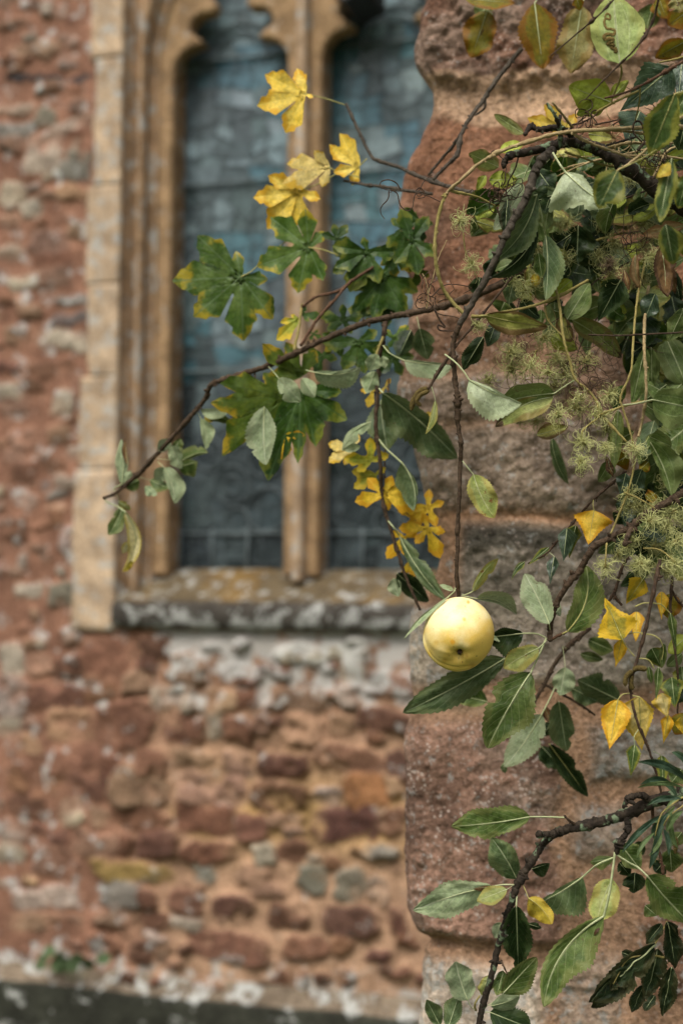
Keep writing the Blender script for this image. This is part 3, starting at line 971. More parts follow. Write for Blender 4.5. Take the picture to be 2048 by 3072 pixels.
BR = (.10, .055, .03)
LM = dict(
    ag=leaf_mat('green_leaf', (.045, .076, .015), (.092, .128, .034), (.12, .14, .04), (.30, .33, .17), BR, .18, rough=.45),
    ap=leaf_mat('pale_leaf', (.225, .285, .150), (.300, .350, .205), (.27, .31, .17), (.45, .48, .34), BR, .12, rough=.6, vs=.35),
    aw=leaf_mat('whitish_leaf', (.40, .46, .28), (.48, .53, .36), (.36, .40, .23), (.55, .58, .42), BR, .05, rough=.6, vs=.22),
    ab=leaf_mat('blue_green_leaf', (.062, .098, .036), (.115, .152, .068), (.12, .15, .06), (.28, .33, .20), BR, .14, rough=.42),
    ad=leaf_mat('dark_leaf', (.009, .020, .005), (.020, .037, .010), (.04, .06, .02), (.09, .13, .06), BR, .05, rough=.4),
    ay=leaf_mat('yellow_green_leaf', (.22, .26, .065), (.32, .34, .13), (.30, .27, .07), (.38, .38, .17), (.20, .09, .03), .42, rough=.5),
    ac=leaf_mat('cream_leaf', (.58, .50, .26), (.66, .58, .34), (.48, .38, .10), (.62, .55, .32), (.45, .33, .10), .18, rough=.6),
    ao=leaf_mat('ochre_leaf', (.42, .31, .035), (.50, .40, .06), (.40, .27, .03), (.45, .36, .08), BR, .22),
    my=leaf_mat('yellow_maple_leaf', (.72, .50, .055), (.74, .56, .12), (.60, .33, .02), (.74, .56, .12), (.35, .15, .02), .08, edge_amt=.3, trans=.3, vs=.4),
    mp=leaf_mat('pale_yellow_maple_leaf', (.80, .60, .17), (.82, .66, .28), (.68, .42, .04), (.82, .64, .2), (.45, .22, .03), .05, edge_amt=.22, trans=.3, vs=.3),
    mo=leaf_mat('golden_maple_leaf', (.68, .45, .025), (.72, .50, .05), (.58, .31, .015), (.66, .42, .04), (.25, .10, .02), .12, trans=.3, vs=.4),
    ml=leaf_mat('lime_maple_leaf', (.20, .24, .025), (.42, .38, .04), (.55, .40, .03), (.35, .36, .06), BR, .1, trans=.3),
    mg=leaf_mat('turning_maple_leaf', (.045, .098, .008), (.110, .175, .030), (.38, .30, .018), (.13, .20, .08), BR, .12, edge_amt=.20, trans=.28, rough=.42, spec=.3),
    md=leaf_mat('dark_maple_leaf', (.018, .048, .004), (.044, .090, .008), (.14, .16, .02), (.06, .11, .03), BR, .06, edge_amt=.25, trans=.25, rough=.42, spec=.3),
    mv=leaf_mat('olive_maple_leaf', (.050, .088, .008), (.105, .140, .014), (.34, .24, .015), (.06, .10, .015), BR, .1, edge_amt=.16, trans=.38),
    by=leaf_mat('yellow_birch_leaf', (.66, .40, .028), (.72, .50, .07), (.58, .30, .015), (.62, .40, .05), BR, .1, trans=.3, nv=7),
    bp=leaf_mat('bleached_birch_leaf', (.68, .50, .12), (.72, .60, .28), (.60, .40, .05), (.6, .45, .1), BR, .1, trans=.3, nv=7),
    bm=leaf_mat('half_turned_birch_leaf', (.20, .20, .025), (.50, .34, .03), (.60, .38, .02), (.12, .15, .02), BR, .12, edge_amt=.6, nv=7),
    bg=leaf_mat('green_birch_leaf', (.036, .066, .014), (.075, .112, .030), (.18, .18, .03), (.17, .22, .09), BR, .08, nv=7, rough=.42),
    bd=leaf_mat('glossy_birch_leaf', (.018, .038, .018), (.045, .074, .040), (.05, .08, .04), (.20, .26, .15), BR, .05, nv=7, rough=.33, spec=.45),
    cg=leaf_mat('clematis_leaf', (.085, .128, .030), (.155, .200, .068), (.13, .16, .05), (.30, .35, .17), BR, .18, palm=True, rough=.48, nv=5),
    cm=leaf_mat('mottled_clematis_leaf', (.28, .29, .06), (.42, .39, .12), (.16, .10, .035), (.13, .09, .035), (.09, .05, .025), .36, palm=True, nv=5),
    ch=leaf_mat('half_dry_clematis_leaf', (.17, .20, .055), (.27, .28, .10), (.2, .16, .05), (.32, .32, .13), (.08, .05, .03), .2, palm=True, nv=5, dry=(.075, .045, .026), dryamt=.40),
    cl=leaf_mat('lime_leaf', (.27, .34, .105), (.36, .41, .17), (.30, .33, .10), (.44, .48, .25), BR, .07, palm=True, nv=4, rough=.5, vs=.4),
    cy=leaf_mat('yellow_lime_leaf', (.28, .34, .04), (.38, .42, .09), (.24, .26, .03), (.36, .38, .12), BR, .16, palm=True, nv=4),
    ob=leaf_mat('ochre_hanging_leaf', (.145, .135, .012), (.235, .165, .012), (.22, .10, .008), (.12, .10, .015), (.07, .035, .012), .32, trans=.3),
    ol=leaf_mat('olive_hanging_leaf', (.16, .15, .045), (.235, .20, .075), (.2, .14, .04), (.25, .22, .09), (.07, .035, .012), .36, trans=.3),
    db=leaf_mat('dry_brown_leaf', (.10, .055, .022), (.22, .12, .045), (.07, .035, .015), (.16, .09, .035), (.04, .02, .01), .3),
    dp=leaf_mat('dry_peach_leaf', (.34, .20, .10), (.42, .28, .15), (.24, .13, .06), (.4, .25, .13), BR, .2),
    wl=leaf_mat('willow_leaf', (.028, .055, .034), (.050, .088, .050), (.05, .08, .04), (.09, .14, .08), None, 0, rough=.4, nv=14),
    wg=leaf_mat('light_willow_leaf', (.085, .130, .045), (.12, .17, .07), (.1, .14, .05), (.2, .26, .12), None, 0, nv=14),
    sh=leaf_mat('shrivelled_leaf', (.012, .022, .008), (.030, .046, .018), (.05, .05, .02), (.13, .16, .08), BR, .2, rough=.55),
)


def bark_mat(name, c1, c2, spk=(.3, .28, .24), amt=.5, sc=160, rough=.8, lich=0):
    m, N, L, B, O = new_mat(name)
    co = N.new('ShaderNodeTexCoord').outputs['Object']
    n1, n2 = noise(N, L, co, sc, 5, .6), noise(N, L, co, sc * 3.5, 3, .6)
    c = mixc(N, L, ramp(N, L, n1, .3, .7), c1, c2)
    c = mixc(N, L, mth(N, L, 'MULTIPLY', ramp(N, L, n2, .62, .70), amt), c, spk)
    if lich:
        c = mixc(N, L, ramp(N, L, noise(N, L, co, 70, 4, .6), .56, .64), c, (.13, .17, .10))
    L.new(c, B.inputs['Base Color'])
    B.inputs['Roughness'].default_value = rough
    B.inputs['Specular IOR Level'].default_value = .12
    L.new(bumpn(N, L, n1, .8, .0025, bumpn(N, L, n2, .5, .001)), B.inputs['Normal'])
    return m


BK = dict(br=bark_mat('brown_bark', (.036, .023, .014), (.085, .055, .034), (.25, .21, .16), .35, 220),
          dk=bark_mat('dark_bark', (.016, .012, .009), (.042, .031, .021), (.13, .115, .085), .3, 150, lich=1),
          rd=bark_mat('reddish_bark', (.060, .030, .018), (.135, .072, .042), (.28, .22, .16), .4, 200),
          gy=bark_mat('grey_bark', (.040, .032, .024), (.085, .068, .05), (.2, .18, .15), .3, 200),
          tn=bark_mat('tan_vine', (.24, .17, .08), (.36, .27, .14), (.12, .08, .04), .5, 140),
          yl=bark_mat('green_vine', (.20, .165, .05), (.29, .23, .085), (.12, .09, .04), .35, 140),
          pt=bark_mat('pale_petiole', (.33, .36, .18), (.42, .44, .25), (.25, .2, .1), .2, 140, .6),
          yp=bark_mat('yellow_petiole', (.33, .30, .10), (.38, .34, .13), (.2, .14, .05), .2, 140, .6),
          td=bark_mat('dark_tendril', (.030, .018, .012), (.075, .045, .026), (.2, .12, .06), .3, 200, .5),
          cat=bark_mat('catkin_scales', (.075, .052, .016), (.15, .11, .035), (.04, .025, .012), .8, 500))

mfl = {}
for key, a, b in (('pl', (.36, .37, .12), (.50, .48, .21)), ('ol', (.18, .185, .05), (.30, .28, .095)), ('br', (.06, .035, .016), (.14, .085, .04))):
    m, N, L, B, O = new_mat('plume_' + {'pl': 'pale', 'ol': 'olive', 'br': 'brown'}[key])
    co = N.new('ShaderNodeTexCoord').outputs['Object']
    L.new(mixc(N, L, noise(N, L, co, 60, 2), a, b), B.inputs['Base Color'])
    B.inputs['Roughness'].default_value = .6
    mfl[key] = m

# ------------------------------------------------------------------ leaf and stem builders (pixel outlines are unprojected to their own distance)
PROF = dict(
    a=lambda t: np.sin(np.pi * t ** .80) ** .56 * (1 - .35 * t ** 7),
    c=lambda t: (t ** .42 * (1 - t) ** .72) / .545,
    b=lambda t: np.minimum(t / .24, 1) ** .62 * np.where(t > .24, ((1 - t) / .76) ** 1.02, 1) * (1 + .10 * np.sin(np.pi * t)),
    w=lambda t: np.sin(np.pi * t ** .9) ** .75,
)
TOOTH = dict(a=(15, .15), c=(5, .03), b=(13, .13), w=(1, 0))
LEAFN = [0]


def leaf(par, mk, code, base, tip, wa, wb, Y, dY=None, bow=0., kind=None, fold=None, roll=None, wave=None, curl=None, pet=None, pm='pt', pr=None, tilt=None, crump=0., lab=None):
    LEAFN[0] += 1
    rs = np.random.RandomState(LEAFN[0] * 13 + 5)
    k = 1.0 if code == 'P' else .5
    b, t_ = P(code, *base), P(code, *tip)
    wa, wb = wa * k, wb * k
    kind = kind or {'a': 'a', 'b': 'b', 'c': 'c', 'w': 'w', 'o': 'a', 's': 'a', 'd': 'a'}.get(mk[0], 'a')
    if kind == 'a':
        wa, wb = wa * 1.10, wb * 1.10
    ax = t_ - b
    Ln = np.linalg.norm(ax)
    ax /= Ln
    nr = np.array((-ax[1], ax[0]))
    n, m = 60, 8
    t = np.linspace(0, 1, n + 1)
    pf = np.maximum(PROF[kind](np.clip(t, 1e-4, 1 - 1e-4)), .004)
    fq, amp = TOOTH[kind]
    tooth = 1 + amp * (((t * fq + rs.rand()) % 1) - .6) + (.05 * np.sin(t * 9 + rs.rand() * 6) if kind != 'w' else 0) + crump * .35 * np.sin(t * 14 + rs.rand() * 6)
    s = np.linspace(-1, 1, 2 * m + 1)
    S, T = np.meshgrid(s, t)
    w = np.where(S > 0, wa, wb) * pf[:, None] * (1 + (tooth[:, None] - 1) * np.abs(S) ** 2)
    bw = bow * Ln * 4 * T * (1 - T)
    # nibbled margins and uneven halves
    w = w * (1 + .10 * np.sin(T * rs.uniform(5, 9) + rs.rand(2)[(S > 0).astype(int)] * 6))
    if kind in 'abc' and rs.rand() < .42:
        t0, sd, ww = rs.uniform(.25, .85), rs.choice((-1, 1)), rs.uniform(.03, .08)
        w = w * (1 - rs.uniform(.2, .55) * np.exp(-((T - t0) / ww) ** 2) * (S * sd > 0))
    # local normal of the bowed midrib
    sl = bow * 4 * (1 - 2 * T)
    nx, ny = nr[0] - ax[0] * sl, nr[1] - ax[1] * sl
    q = np.sqrt(nx * nx + ny * ny)
    tpd = .10 * Ln * np.abs(S) ** 1.5 * (1 - T) * pf[:, None] if kind in 'ac' else 0
    X = b[0] + ax[0] * (T * Ln + tpd) + nr[0] * bw + nx / q * w * S
    Yp = b[1] + ax[1] * (T * Ln + tpd) + nr[1] * bw + ny / q * w * S
    pxm = Y / F
    fold = rs.uniform(.10, .5) * (1 if rs.rand() < .6 else -1) if fold is None else fold
    roll = rs.uniform(-.75, .75) if roll is None else roll
    wave = rs.uniform(.08, .26) if wave is None else wave
    curl = rs.uniform(-.25, .35) if curl is None else curl
    dY = rs.uniform(-.5, .5) * Ln * pxm if dY is None else dY
    aw = np.abs(S) * w
    D = Y + dY * (T - .5) + pxm * (-fold * aw + roll * S * w + wave * aw * np.sin(T * rs.uniform(7, 15) + rs.rand() * 6 + np.sign(S)) + curl * Ln * (T - .5) ** 2
                                    + (.05 + crump) * Ln * (fbm(T * 5 + rs.rand() * 50, S * 2.2, 3, LEAFN[0])))
    if crump:
        X = X + crump * Ln * .5 * fbm(T * 6 + 9, S * 2.5, 3, LEAFN[0] + 900)
        Yp = Yp + crump * Ln * .5 * fbm(T * 6 + 33, S * 2.5, 3, LEAFN[0] + 700)
    e = np.maximum(np.abs(S), np.clip((T - .72) / .28, 0, 1))
    luv = np.stack([S, T, e], -1)
    o = mesh_obj('leaf', at(X, Yp, D).reshape(-1, 3), grid_faces(n + 1, 2 * m + 1), LM[mk], par, True, {'luv': ('FLOAT_VECTOR', luv)})
    if lab:
        o['label'] = lab
    if kind != 'w':
        # the raised midrib, with the stalk running into it
        mid = at(X[:, m], Yp[:, m], D[:, m] - pxm * Ln * .006)
        r0 = (max(.9, Ln * .012) if pr is None else pr * k) * pxm
        if pet:
            pp = np.array([[*P(code, p[0], p[1]), (p[2] if len(p) > 2 else Y)] for p in pet] + [[*b, D[0, m]]])
            pp = spline(pp, 6)
            p3 = at(pp[:, 0], pp[:, 1], pp[:, 2])
        else:
            p3 = mid[:1]
        path = np.vstack([p3[:-1], mid[:int(n * .8)]])
        rr = np.concatenate([np.full(len(p3) - 1, r0), np.linspace(r0, r0 * .2, int(n * .8))])
        mb = MB()
        mb.tube(path, rr, 5)
        mb.build('petiole', BK['yp' if mk in ('my', 'mp', 'by', 'bp', 'bm', 'ao', 'mo') else pm], o)
    return o


def maple(par, mk, code, base, tips, Y, Yt=0., pet=None, lab=None, rel=.17):
    """a lobed leaf: base point and the lobe tips in order round it, every tip with its own small offset in distance"""
    LEAFN[0] += 1
    rs = np.random.RandomState(LEAFN[0] * 17 + 3)
    k = 1.0 if code == 'P' else .5
    b = P(code, *base)
    tp = [P(code, *t) for t in tips]
    if mk in ('md', 'mv', 'mo', 'ml'):
        tp = [b + (t - b) * (1.26 if mk[1] in 'dv' else 1.16) for t in tp]
    a0 = np.array([math.atan2(*(t - b)[::-1]) for t in tp])
    od = np.argsort(a0)
    gaps = np.diff(np.append(a0[od], a0[od][0] + 2 * math.pi))
    od = np.roll(od, -(int(np.argmax(gaps)) + 1))
    tp = [tp[i] for i in od]
    an = np.unwrap(a0[od])
    sgn = 1 if an[-1] > an[0] else -1
    ln = [np.linalg.norm(t - b) for t in tp]
    pts = []
    nl = len(tp)
    for i in range(nl):
        ax = (tp[i] - b) / ln[i]
        nr = np.array((-ax[1], ax[0])) * sgn
        Li = ln[i]
        # foot of the lobe
        for side in (-1, 1):
            pass
        gap_l = abs(an[i] - an[i - 1]) if i else 1.0
        gap_r = abs(an[i + 1] - an[i]) if i < nl - 1 else 1.0
        seq = [(.48, .15), (.58, .225), (.67, .27), (.74, .215), (.80, .17), (.87, .155), (.94, .07)]
        Lr = min(Li, 1.6 * np.mean(ln))
        lft = [b + ax * Li * a_ - nr * Lr * h_ * min(1, gap_l / .75) * rs.uniform(.88, 1.12) for a_, h_ in seq]
        rgt = [b + ax * Li * a_ + nr * Lr * h_ * min(1, gap_r / .75) * rs.uniform(.88, 1.12) for a_, h_ in seq][::-1]
        if i == 0:
            pts.append((b - ax * Li * .02 - nr * Lr * .05, 0))
            pts.append((b + ax * Li * .25 - nr * Lr * .16, 0))
        pts += [(q, i) for q in lft] + [(tp[i], i)] + [(q, i) for q in rgt]
        if i < nl - 1:
            am = (an[i] + an[i + 1]) / 2
            sr = min(ln[i], ln[i + 1]) * (.36 + .07 * rs.rand()) * (1 if gap_r < 1.9 else .5)
            pts.append((b + np.array((math.cos(am), math.sin(am))) * sr * .72, i))
        else:
            pts.append((b + ax * Li * .25 + nr * Lr * .16, i))
            pts.append((b - ax * Li * .02 + nr * Lr * .05, i))
    op = np.array([p[0] for p in pts])
    li = np.array([p[1] for p in pts])
    rep = 3
    oo = spline(np.column_stack([op, li]), rep)
    lobe = np.clip(np.round(oo[:, 2]).astype(int), 0, nl - 1)
    oo = oo[:, :2]
    nb = len(oo)
    R_ = 11
    fr = np.linspace(0, 1, R_ + 1)[1:] ** .85
    V2 = b + (oo[None] - b) * fr[:, None, None]
    Lm = np.mean(ln)
    lob = np.repeat(lobe[None], R_, 0)
    axs = np.array([(tp[i] - b) / ln[i] for i in range(nl)])
    lna = np.array(ln)
    rel_ = V2 - b
    al = (rel_ * axs[lob]).sum(-1)
    cr = rel_[..., 0] * -axs[lob][..., 1] + rel_[..., 1] * axs[lob][..., 0]
    T = al / lna[lob]
    S = np.clip(cr / (Lm * .26), -1, 1)
    pxm = Y / F
    dl = rs.uniform(-rel, rel, nl) * Lm + Yt / pxm * 0
    D = Y + pxm * (dl[lob] * np.clip(T, 0, 2) ** 1.5 - .30 * np.abs(cr) * rs.uniform(-.4, 1) + .05 * Lm * np.sin(V2[..., 0] * .13 * rs.uniform(.5, 1) + rs.rand() * 6) * T
                   + .06 * Lm * fbm(V2[..., 0] / Lm * 3, V2[..., 1] / Lm * 3, 3, LEAFN[0]))
    verts = np.vstack([at(b[0], b[1], Y)[None], at(V2[..., 0], V2[..., 1], D).reshape(-1, 3)])
    faces = [(0, 1 + j, 2 + j) for j in range(nb - 1)]
    for i in range(R_ - 1):
        for j in range(nb - 1):
            a_ = 1 + i * nb + j
            faces.append((a_, a_ + 1, a_ + nb + 1, a_ + nb))
    e = np.repeat(fr[:, None], nb, 1) * np.clip(.55 + .6 * T, 0, 1)
    luv = np.vstack([[[0, 0, 0]], np.stack([S, T * .9, e], -1).reshape(-1, 3)])
    o = mesh_obj('leaf', verts, faces, LM[mk], par, True, {'luv': ('FLOAT_VECTOR', luv)})
    if lab:
        o['label'] = lab
    if pet:
        pp = np.array([[*P(code, p[0], p[1]), (p[2] if len(p) > 2 else Y)] for p in pet] + [[*b, Y]])
        pp = spline(pp, 6)
        mb = MB()
        mb.tube(at(pp[:, 0], pp[:, 1], pp[:, 2]), 1.9 * pxm, 5)
        mb.build('petiole', BK['yp'], o)
    return o


STN = [0]


def stem(par, bk, code, pts, r0, r1=None, nodes=0, knob=.35, name='stem', wob=.10, sides=9, mb=None):
    """pts: (x, y, distance); radii in crop pixels"""
    STN[0] += 1
    rs = np.random.RandomState(STN[0] * 7 + 1)
    k = 1.0 if code == 'P' else .5
    r1 = r0 if r1 is None else r1
    pp = np.array([[*P(code, p[0], p[1]), p[2]] for p in pts])
    pp = spline(pp, 10)
    p3 = at(pp[:, 0], pp[:, 1], pp[:, 2])
    n = len(p3)
    f = np.linspace(0, 1, n)
    r = (r0 + (r1 - r0) * f) * k * pp[:, 2] / F
    r = r * (1 + wob * 2 * fbm(f * n / 3.0, f * 0 + STN[0], 3, STN[0]))
    for _ in range(nodes):
        c = rs.uniform(.03, .97)
        r = r * (1 + knob * np.exp(-((f - c) * n / 1.3) ** 2))
    p3 = p3 + (rs.rand(n, 3) - .5) * r[:, None] * .35
    own = mb is None
    mb = mb or MB()
    mb.tube(p3, r, sides)
    # short buds and leaf scars
    for _ in range(nodes):
        c = rs.randint(2, max(3, n - 2))
        d = np.cross(p3[min(c + 1, n - 1)] - p3[c - 1], (0, 1, 0))
        d = d / (np.linalg.norm(d) + 1e-9) * rs.choice((-1, 1)) + np.array((0, -.5, rs.uniform(-.3, .6)))
        d /= np.linalg.norm(d)
        l_ = r[c] * (rs.uniform(1.1, 1.7) if r0 < 30 else rs.uniform(.9, 1.15))
        q = np.array([p3[c], p3[c] + d * l_ * .6, p3[c] + d * l_ * .9, p3[c] + d * l_ * 1.25])
        mb.tube(q, [r[c] * .6, r[c] * .6, r[c] * .5, r[c] * .25], 6)
    if own:
        return mb.build(name, BK[bk], par)
    return mb


def seed_head(par, code, c, rpx, Y, key='pl', n=34, seed=0):
    n = int(n * 1.7)
    """feathery clematis seed head: a bristly heart and curling plumes"""
    rs = np.random.RandomState(seed + 50)
    k = 1.0 if code == 'P' else .5
    ctr = at(*P(code, *c), Y)
    R = rpx * k * Y / F
    mb = MB()
    for i in range(n):
        d = rs.normal(size=3)
        d[1] -= .25
        d /= np.linalg.norm(d)
        side = np.cross(d, rs.normal(size=3))
        side /= np.linalg.norm(side)
        ln_ = R * rs.uniform(.6, 1.3)
        cu = rs.uniform(1.2, 5.0)
        m = 11
        pos = ctr + d * R * .06
        path = [pos]
        dr = d.copy()
        for q in range(m):
            ang = cu / m * (.25 + 1.5 * q / m)
            dr = dr * math.cos(ang) + side * math.sin(ang) + np.array((0, 0, -.03))
            dr /= np.linalg.norm(dr)
            path.append(path[-1] + dr * ln_ / m)
            side = side - dr * np.dot(side, dr)
            side /= np.linalg.norm(side)
        rr = np.linspace(.00037, .00017, m + 1)
        mb.tube(path, rr, 3)
    o = mb.build('seed_head', mfl[key], par)
    mb = MB()
    for i in range(30):
        d = rs.normal(size=3)
        d /= np.linalg.norm(d)
        mb.tube([ctr + d * R * .02, ctr + d * R * .13, ctr + d * R * .20], [.0009, .0008, .0002], 4)
    mb.build('seed_cluster', BK['yl'] if key != 'br' else BK['td'], o)
    return o


def tendril(par, code, pts, Y, r=4, bk='td', name='tendril'):
    return stem(par, bk, code, [(p[0], p[1], p[2] if len(p) > 2 else Y) for p in pts], r, r * .6, 0, name=name, sides=5, wob=.15)


def tangle(par, code, c, rpx, Y, n=5, bk='td', seed=1, r=3.2):
    rs = np.random.RandomState(seed)
    mb = MB()
    for i in range(n):
        x, y = c[0] + rs.normal() * rpx * .25, c[1] + rs.normal() * rpx * .25
        a = rs.rand() * 6.28
        pts = []
        st = rpx * .22
        w = rs.uniform(-.9, .9)
        for q in range(rs.randint(7, 13)):
            pts.append((x, y, Y + rs.normal() * .003))
            a += w + rs.normal() * .45
            x += math.cos(a) * st
            y += math.sin(a) * st
        stem(None, bk, code, pts, r, r * .6, 0, sides=5, wob=.15, mb=mb)
    return mb.build('tendril', BK[bk], par)


def catkin(par, code, pts, Y, r=14):
    pp = spline(np.array([[*P(code, *p), Y] for p in pts]), 26)
    p3 = at(pp[:, 0], pp[:, 1], pp[:, 2])
    n = len(p3)
    f = np.linspace(0, 1, n)
    rr = r * .5 * Y / F * np.minimum(1, np.minimum(f / .12, (1 - f) / .18) ** .6 + .1) * (1 + .16 * np.sin(np.arange(n) * 2.1))
    mb = MB()
    mb.tube(p3, rr, 9)
    return mb.build('catkin', BK['cat'], par)

# ------------------------------------------------------------------ the apple
def make_apple():
    code, cx, cy, R = 'C', 224, 1400, 212
    Y = 1.40
    n, m = 140, 220
    ph = np.linspace(0, math.pi, n)[:, None]          # 0 = calyx, pi = stalk
    th = np.linspace(0, 2 * math.pi, m + 1)[None, :-1]
    Rm = R * .5 * Y / F
    r = Rm * (1.0 + 0 * ph * th)
    r = r * (1 + .035 * np.sin(ph) ** 2 * 0 + .012 * np.cos(5 * th + .6) * np.exp(-((ph - .55) / .5) ** 2) + .012 * np.cos(2 * th + 1) * np.sin(ph))
    # calyx basin and stalk cavity
    r = r * (1 - .20 * np.exp(-(ph / .20) ** 2) - .05 * np.exp(-(ph / .48) ** 2)) * (1 - .25 * np.exp(-((math.pi - ph) / .26) ** 2))
    ax = Vector((-.035, -math.cos(rad(37)), -math.sin(rad(37)))).normalized()      # calyx looks at us and down
    dn = Vector((0, 0, -1))
    e1 = (dn - ax * dn.dot(ax)).normalized()          # th = 0 points down
    e2 = ax.cross(e1).normalized()
    # a fold under the calyx and the swollen lobe below it
    sa = ((th + math.pi) % (2 * math.pi)) - math.pi
    fold_at = .50 + np.where(sa < 0, .58 * (sa / 1.3) ** 2, .34 * (sa / .8) ** 2)
    win_ = np.where(sa < 0, sstep(1.75, 1.35, -sa), sstep(1.0, .35, sa))
    r = r * (1 + win_ * (-.022 * np.exp(-((ph - fold_at) / .030) ** 2) - .03 * sstep(fold_at, fold_at - .30, ph) * (ph > .12) + .05 * sstep(fold_at, fold_at + .16, ph) * sstep(2.3, 1.2, ph)))
    A, E1, E2 = np.array(ax), np.array(e1), np.array(e2)
    d = np.cos(ph)[..., None] * A + (np.sin(ph) * np.cos(th))[..., None] * E1 + (np.sin(ph) * np.sin(th))[..., None] * E2
    v = d * r[..., None]
    v[..., 2] *= 1.02
    ctr = at(*P(code, cx, cy), Y)
    f = []
    for i in range(n - 1):
        for j in range(m):
            j2 = (j + 1) % m
            f.append((i * m + j, (i + 1) * m + j, (i + 1) * m + j2, i * m + j2))
    # skin colour: sky sheen painted on top, golden toward the calyx, with russet specks
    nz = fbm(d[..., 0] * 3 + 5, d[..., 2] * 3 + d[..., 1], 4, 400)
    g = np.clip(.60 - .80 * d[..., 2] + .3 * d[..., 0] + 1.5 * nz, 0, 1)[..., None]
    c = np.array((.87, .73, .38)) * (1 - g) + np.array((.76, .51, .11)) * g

    def spot(px, py, rpx, colr, hard=.5):
        p = at(*P('D', px, py), Y) - ctr
        x, z = p[0] / Rm, p[2] / Rm
        q = np.sqrt((d[..., 0] - x) ** 2 + (d[..., 2] - z) ** 2) / (rpx / R) * (1 + .5 * fbm(d[..., 0] * 22, d[..., 2] * 22, 2, 401))
        k = (sstep(1.15, hard, q) * (d[..., 1] < 0))[..., None] * .85
        return k, np.array(colr)
    for s_ in ((170, 325, 17, (.72, .34, .02)), (271, 98, 12, (.70, .33, .03)), (176, 356, 4, (.20, .09, .03)), (240, 195, 12, (.76, .48, .10)), (248, 120, 4, (.4, .2, .05)), (330, 190, 3, (.35, .2, .06)),
               (60, 250, 3, (.4, .2, .05)), (120, 140, 3, (.4, .25, .06)), (318, 410, 5, (.28, .15, .04)), (150, 415, 4, (.35, .18, .04)), (235, 455, 5, (.3, .15, .04)), (95, 420, 3, (.4, .22, .05)), (300, 470, 26, (.62, .36, .07), .1), (130, 440, 22, (.64, .38, .07), .1), (262, 418, 14, (.50, .28, .06), .1), (380, 280, 18, (.72, .46, .10), .1), (75, 330, 20, (.72, .48, .12), .1), (350, 330, 3, (.4, .22, .05)), (210, 440, 4, (.3, .16, .05))):
        k, q = spot(*s_)
        c = c * (1 - k) + q * k
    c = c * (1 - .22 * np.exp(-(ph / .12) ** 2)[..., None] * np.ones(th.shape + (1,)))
    ma, N, L, B, O = new_mat('apple_skin')
    co = N.new('ShaderNodeTexCoord').outputs['Object']
    L.new(mixc(N, L, 1.0, attr(N, 'col').outputs['Color'], mixc(N, L, ramp(N, L, noise(N, L, co, 900, 2), .3, .7), (.95, .94, .9), (1.04, 1.04, 1.06)), 'MULTIPLY'), B.inputs['Base Color'])
    B.inputs['Roughness'].default_value = .47
    B.inputs['Specular IOR Level'].default_value = .45
    B.inputs['Subsurface Weight'].default_value = .12
    B.inputs['Subsurface Radius'].default_value = (.006, .004, .0015)
    B.inputs['Subsurface Scale'].default_value = 1.0
    L.new(bumpn(N, L, noise(N, L, co, 260, 3), .06, .002), B.inputs['Normal'])
    t = thing('apple', 'ripe pale yellow apple with orange specks hanging from the end of a bare twig', 'apple', ctr)
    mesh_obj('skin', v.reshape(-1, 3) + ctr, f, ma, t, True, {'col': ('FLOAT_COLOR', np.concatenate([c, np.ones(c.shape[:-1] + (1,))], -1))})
    mb = MB()
    rs = np.random.RandomState(4)
    b0 = ctr + A * Rm * .745
    for i in range(14):
        a = i / 14 * 6.28 + rs.rand() * .3
        o = E1 * math.cos(a) + E2 * math.sin(a)
        l_ = Rm * rs.uniform(.08, .15)
        mb.tube([b0 + o * Rm * .03, b0 + o * Rm * .055 + A * l_ * .7, b0 + o * Rm * rs.uniform(.0, .09) + A * l_ * 1.3], [.0009, .0008, .0002], 5)
    mb.build('calyx', BK['td'], t)
    mb = MB()
    st = ctr - A * Rm * .72
    top = at(*P('C', 222, 1178), 1.425)
    mb.tube(spline([st, st - A * Rm * .25 + np.array((0, 0, .004)), top, at(*P('C', 219, 1150), 1.42)], 8), .0017, 7)
    mb.build('stalk', BK['br'], t)


make_apple()


def plant(name, label, cat, code, x, y, Y, group=None):
    return thing(name, label, cat, at(*P(code, x, y), Y), group)


APG = 'apple branches in front of the wall'
MPG = 'field maple shoots in front of the window'
BIG = 'birch shoots'
CLG = 'wild clematis vines'

# ------------------------------------------------------------------ the lichened apple branch at the upper right, and the twig that carries the apple
b = plant('apple_branch', 'dark knobbly apple branch at upper right whose drooping twig ends at the yellow apple', 'branch', 'A', 1500, 1210, 1.42, APG)
stem(b, 'dk', 'A', [(1720, 1330, 1.45), (1560, 1240, 1.43), (1400, 1130, 1.42), (1200, 975, 1.41), (1050, 890, 1.41), (900, 850, 1.40), (800, 868, 1.40), (740, 885, 1.40), (640, 908, 1.39), (545, 925, 1.38), (505, 955, 1.38), (488, 1000, 1.38)], 50, 15, 6, .22, wob=.2)
stem(b, 'dk', 'A', [(900, 860, 1.40), (885, 790, 1.39), (800, 765, 1.38), (700, 775, 1.37), (655, 755, 1.37), (620, 805, 1.36)], 22, 13, 3, .3, wob=.25)
stem(b, 'dk', 'A', [(838, 880, 1.38), (826, 760, 1.37), (832, 690, 1.37)], 15, 11, 2)
stem(b, 'dk', 'A', [(828, 760, 1.37), (800, 690, 1.36), (752, 618, 1.36)], 13, 8, 2)
stem(b, 'tn', 'A', [(905, 760, 1.39), (850, 690, 1.38), (786, 612, 1.37)], 10, 6, 1)
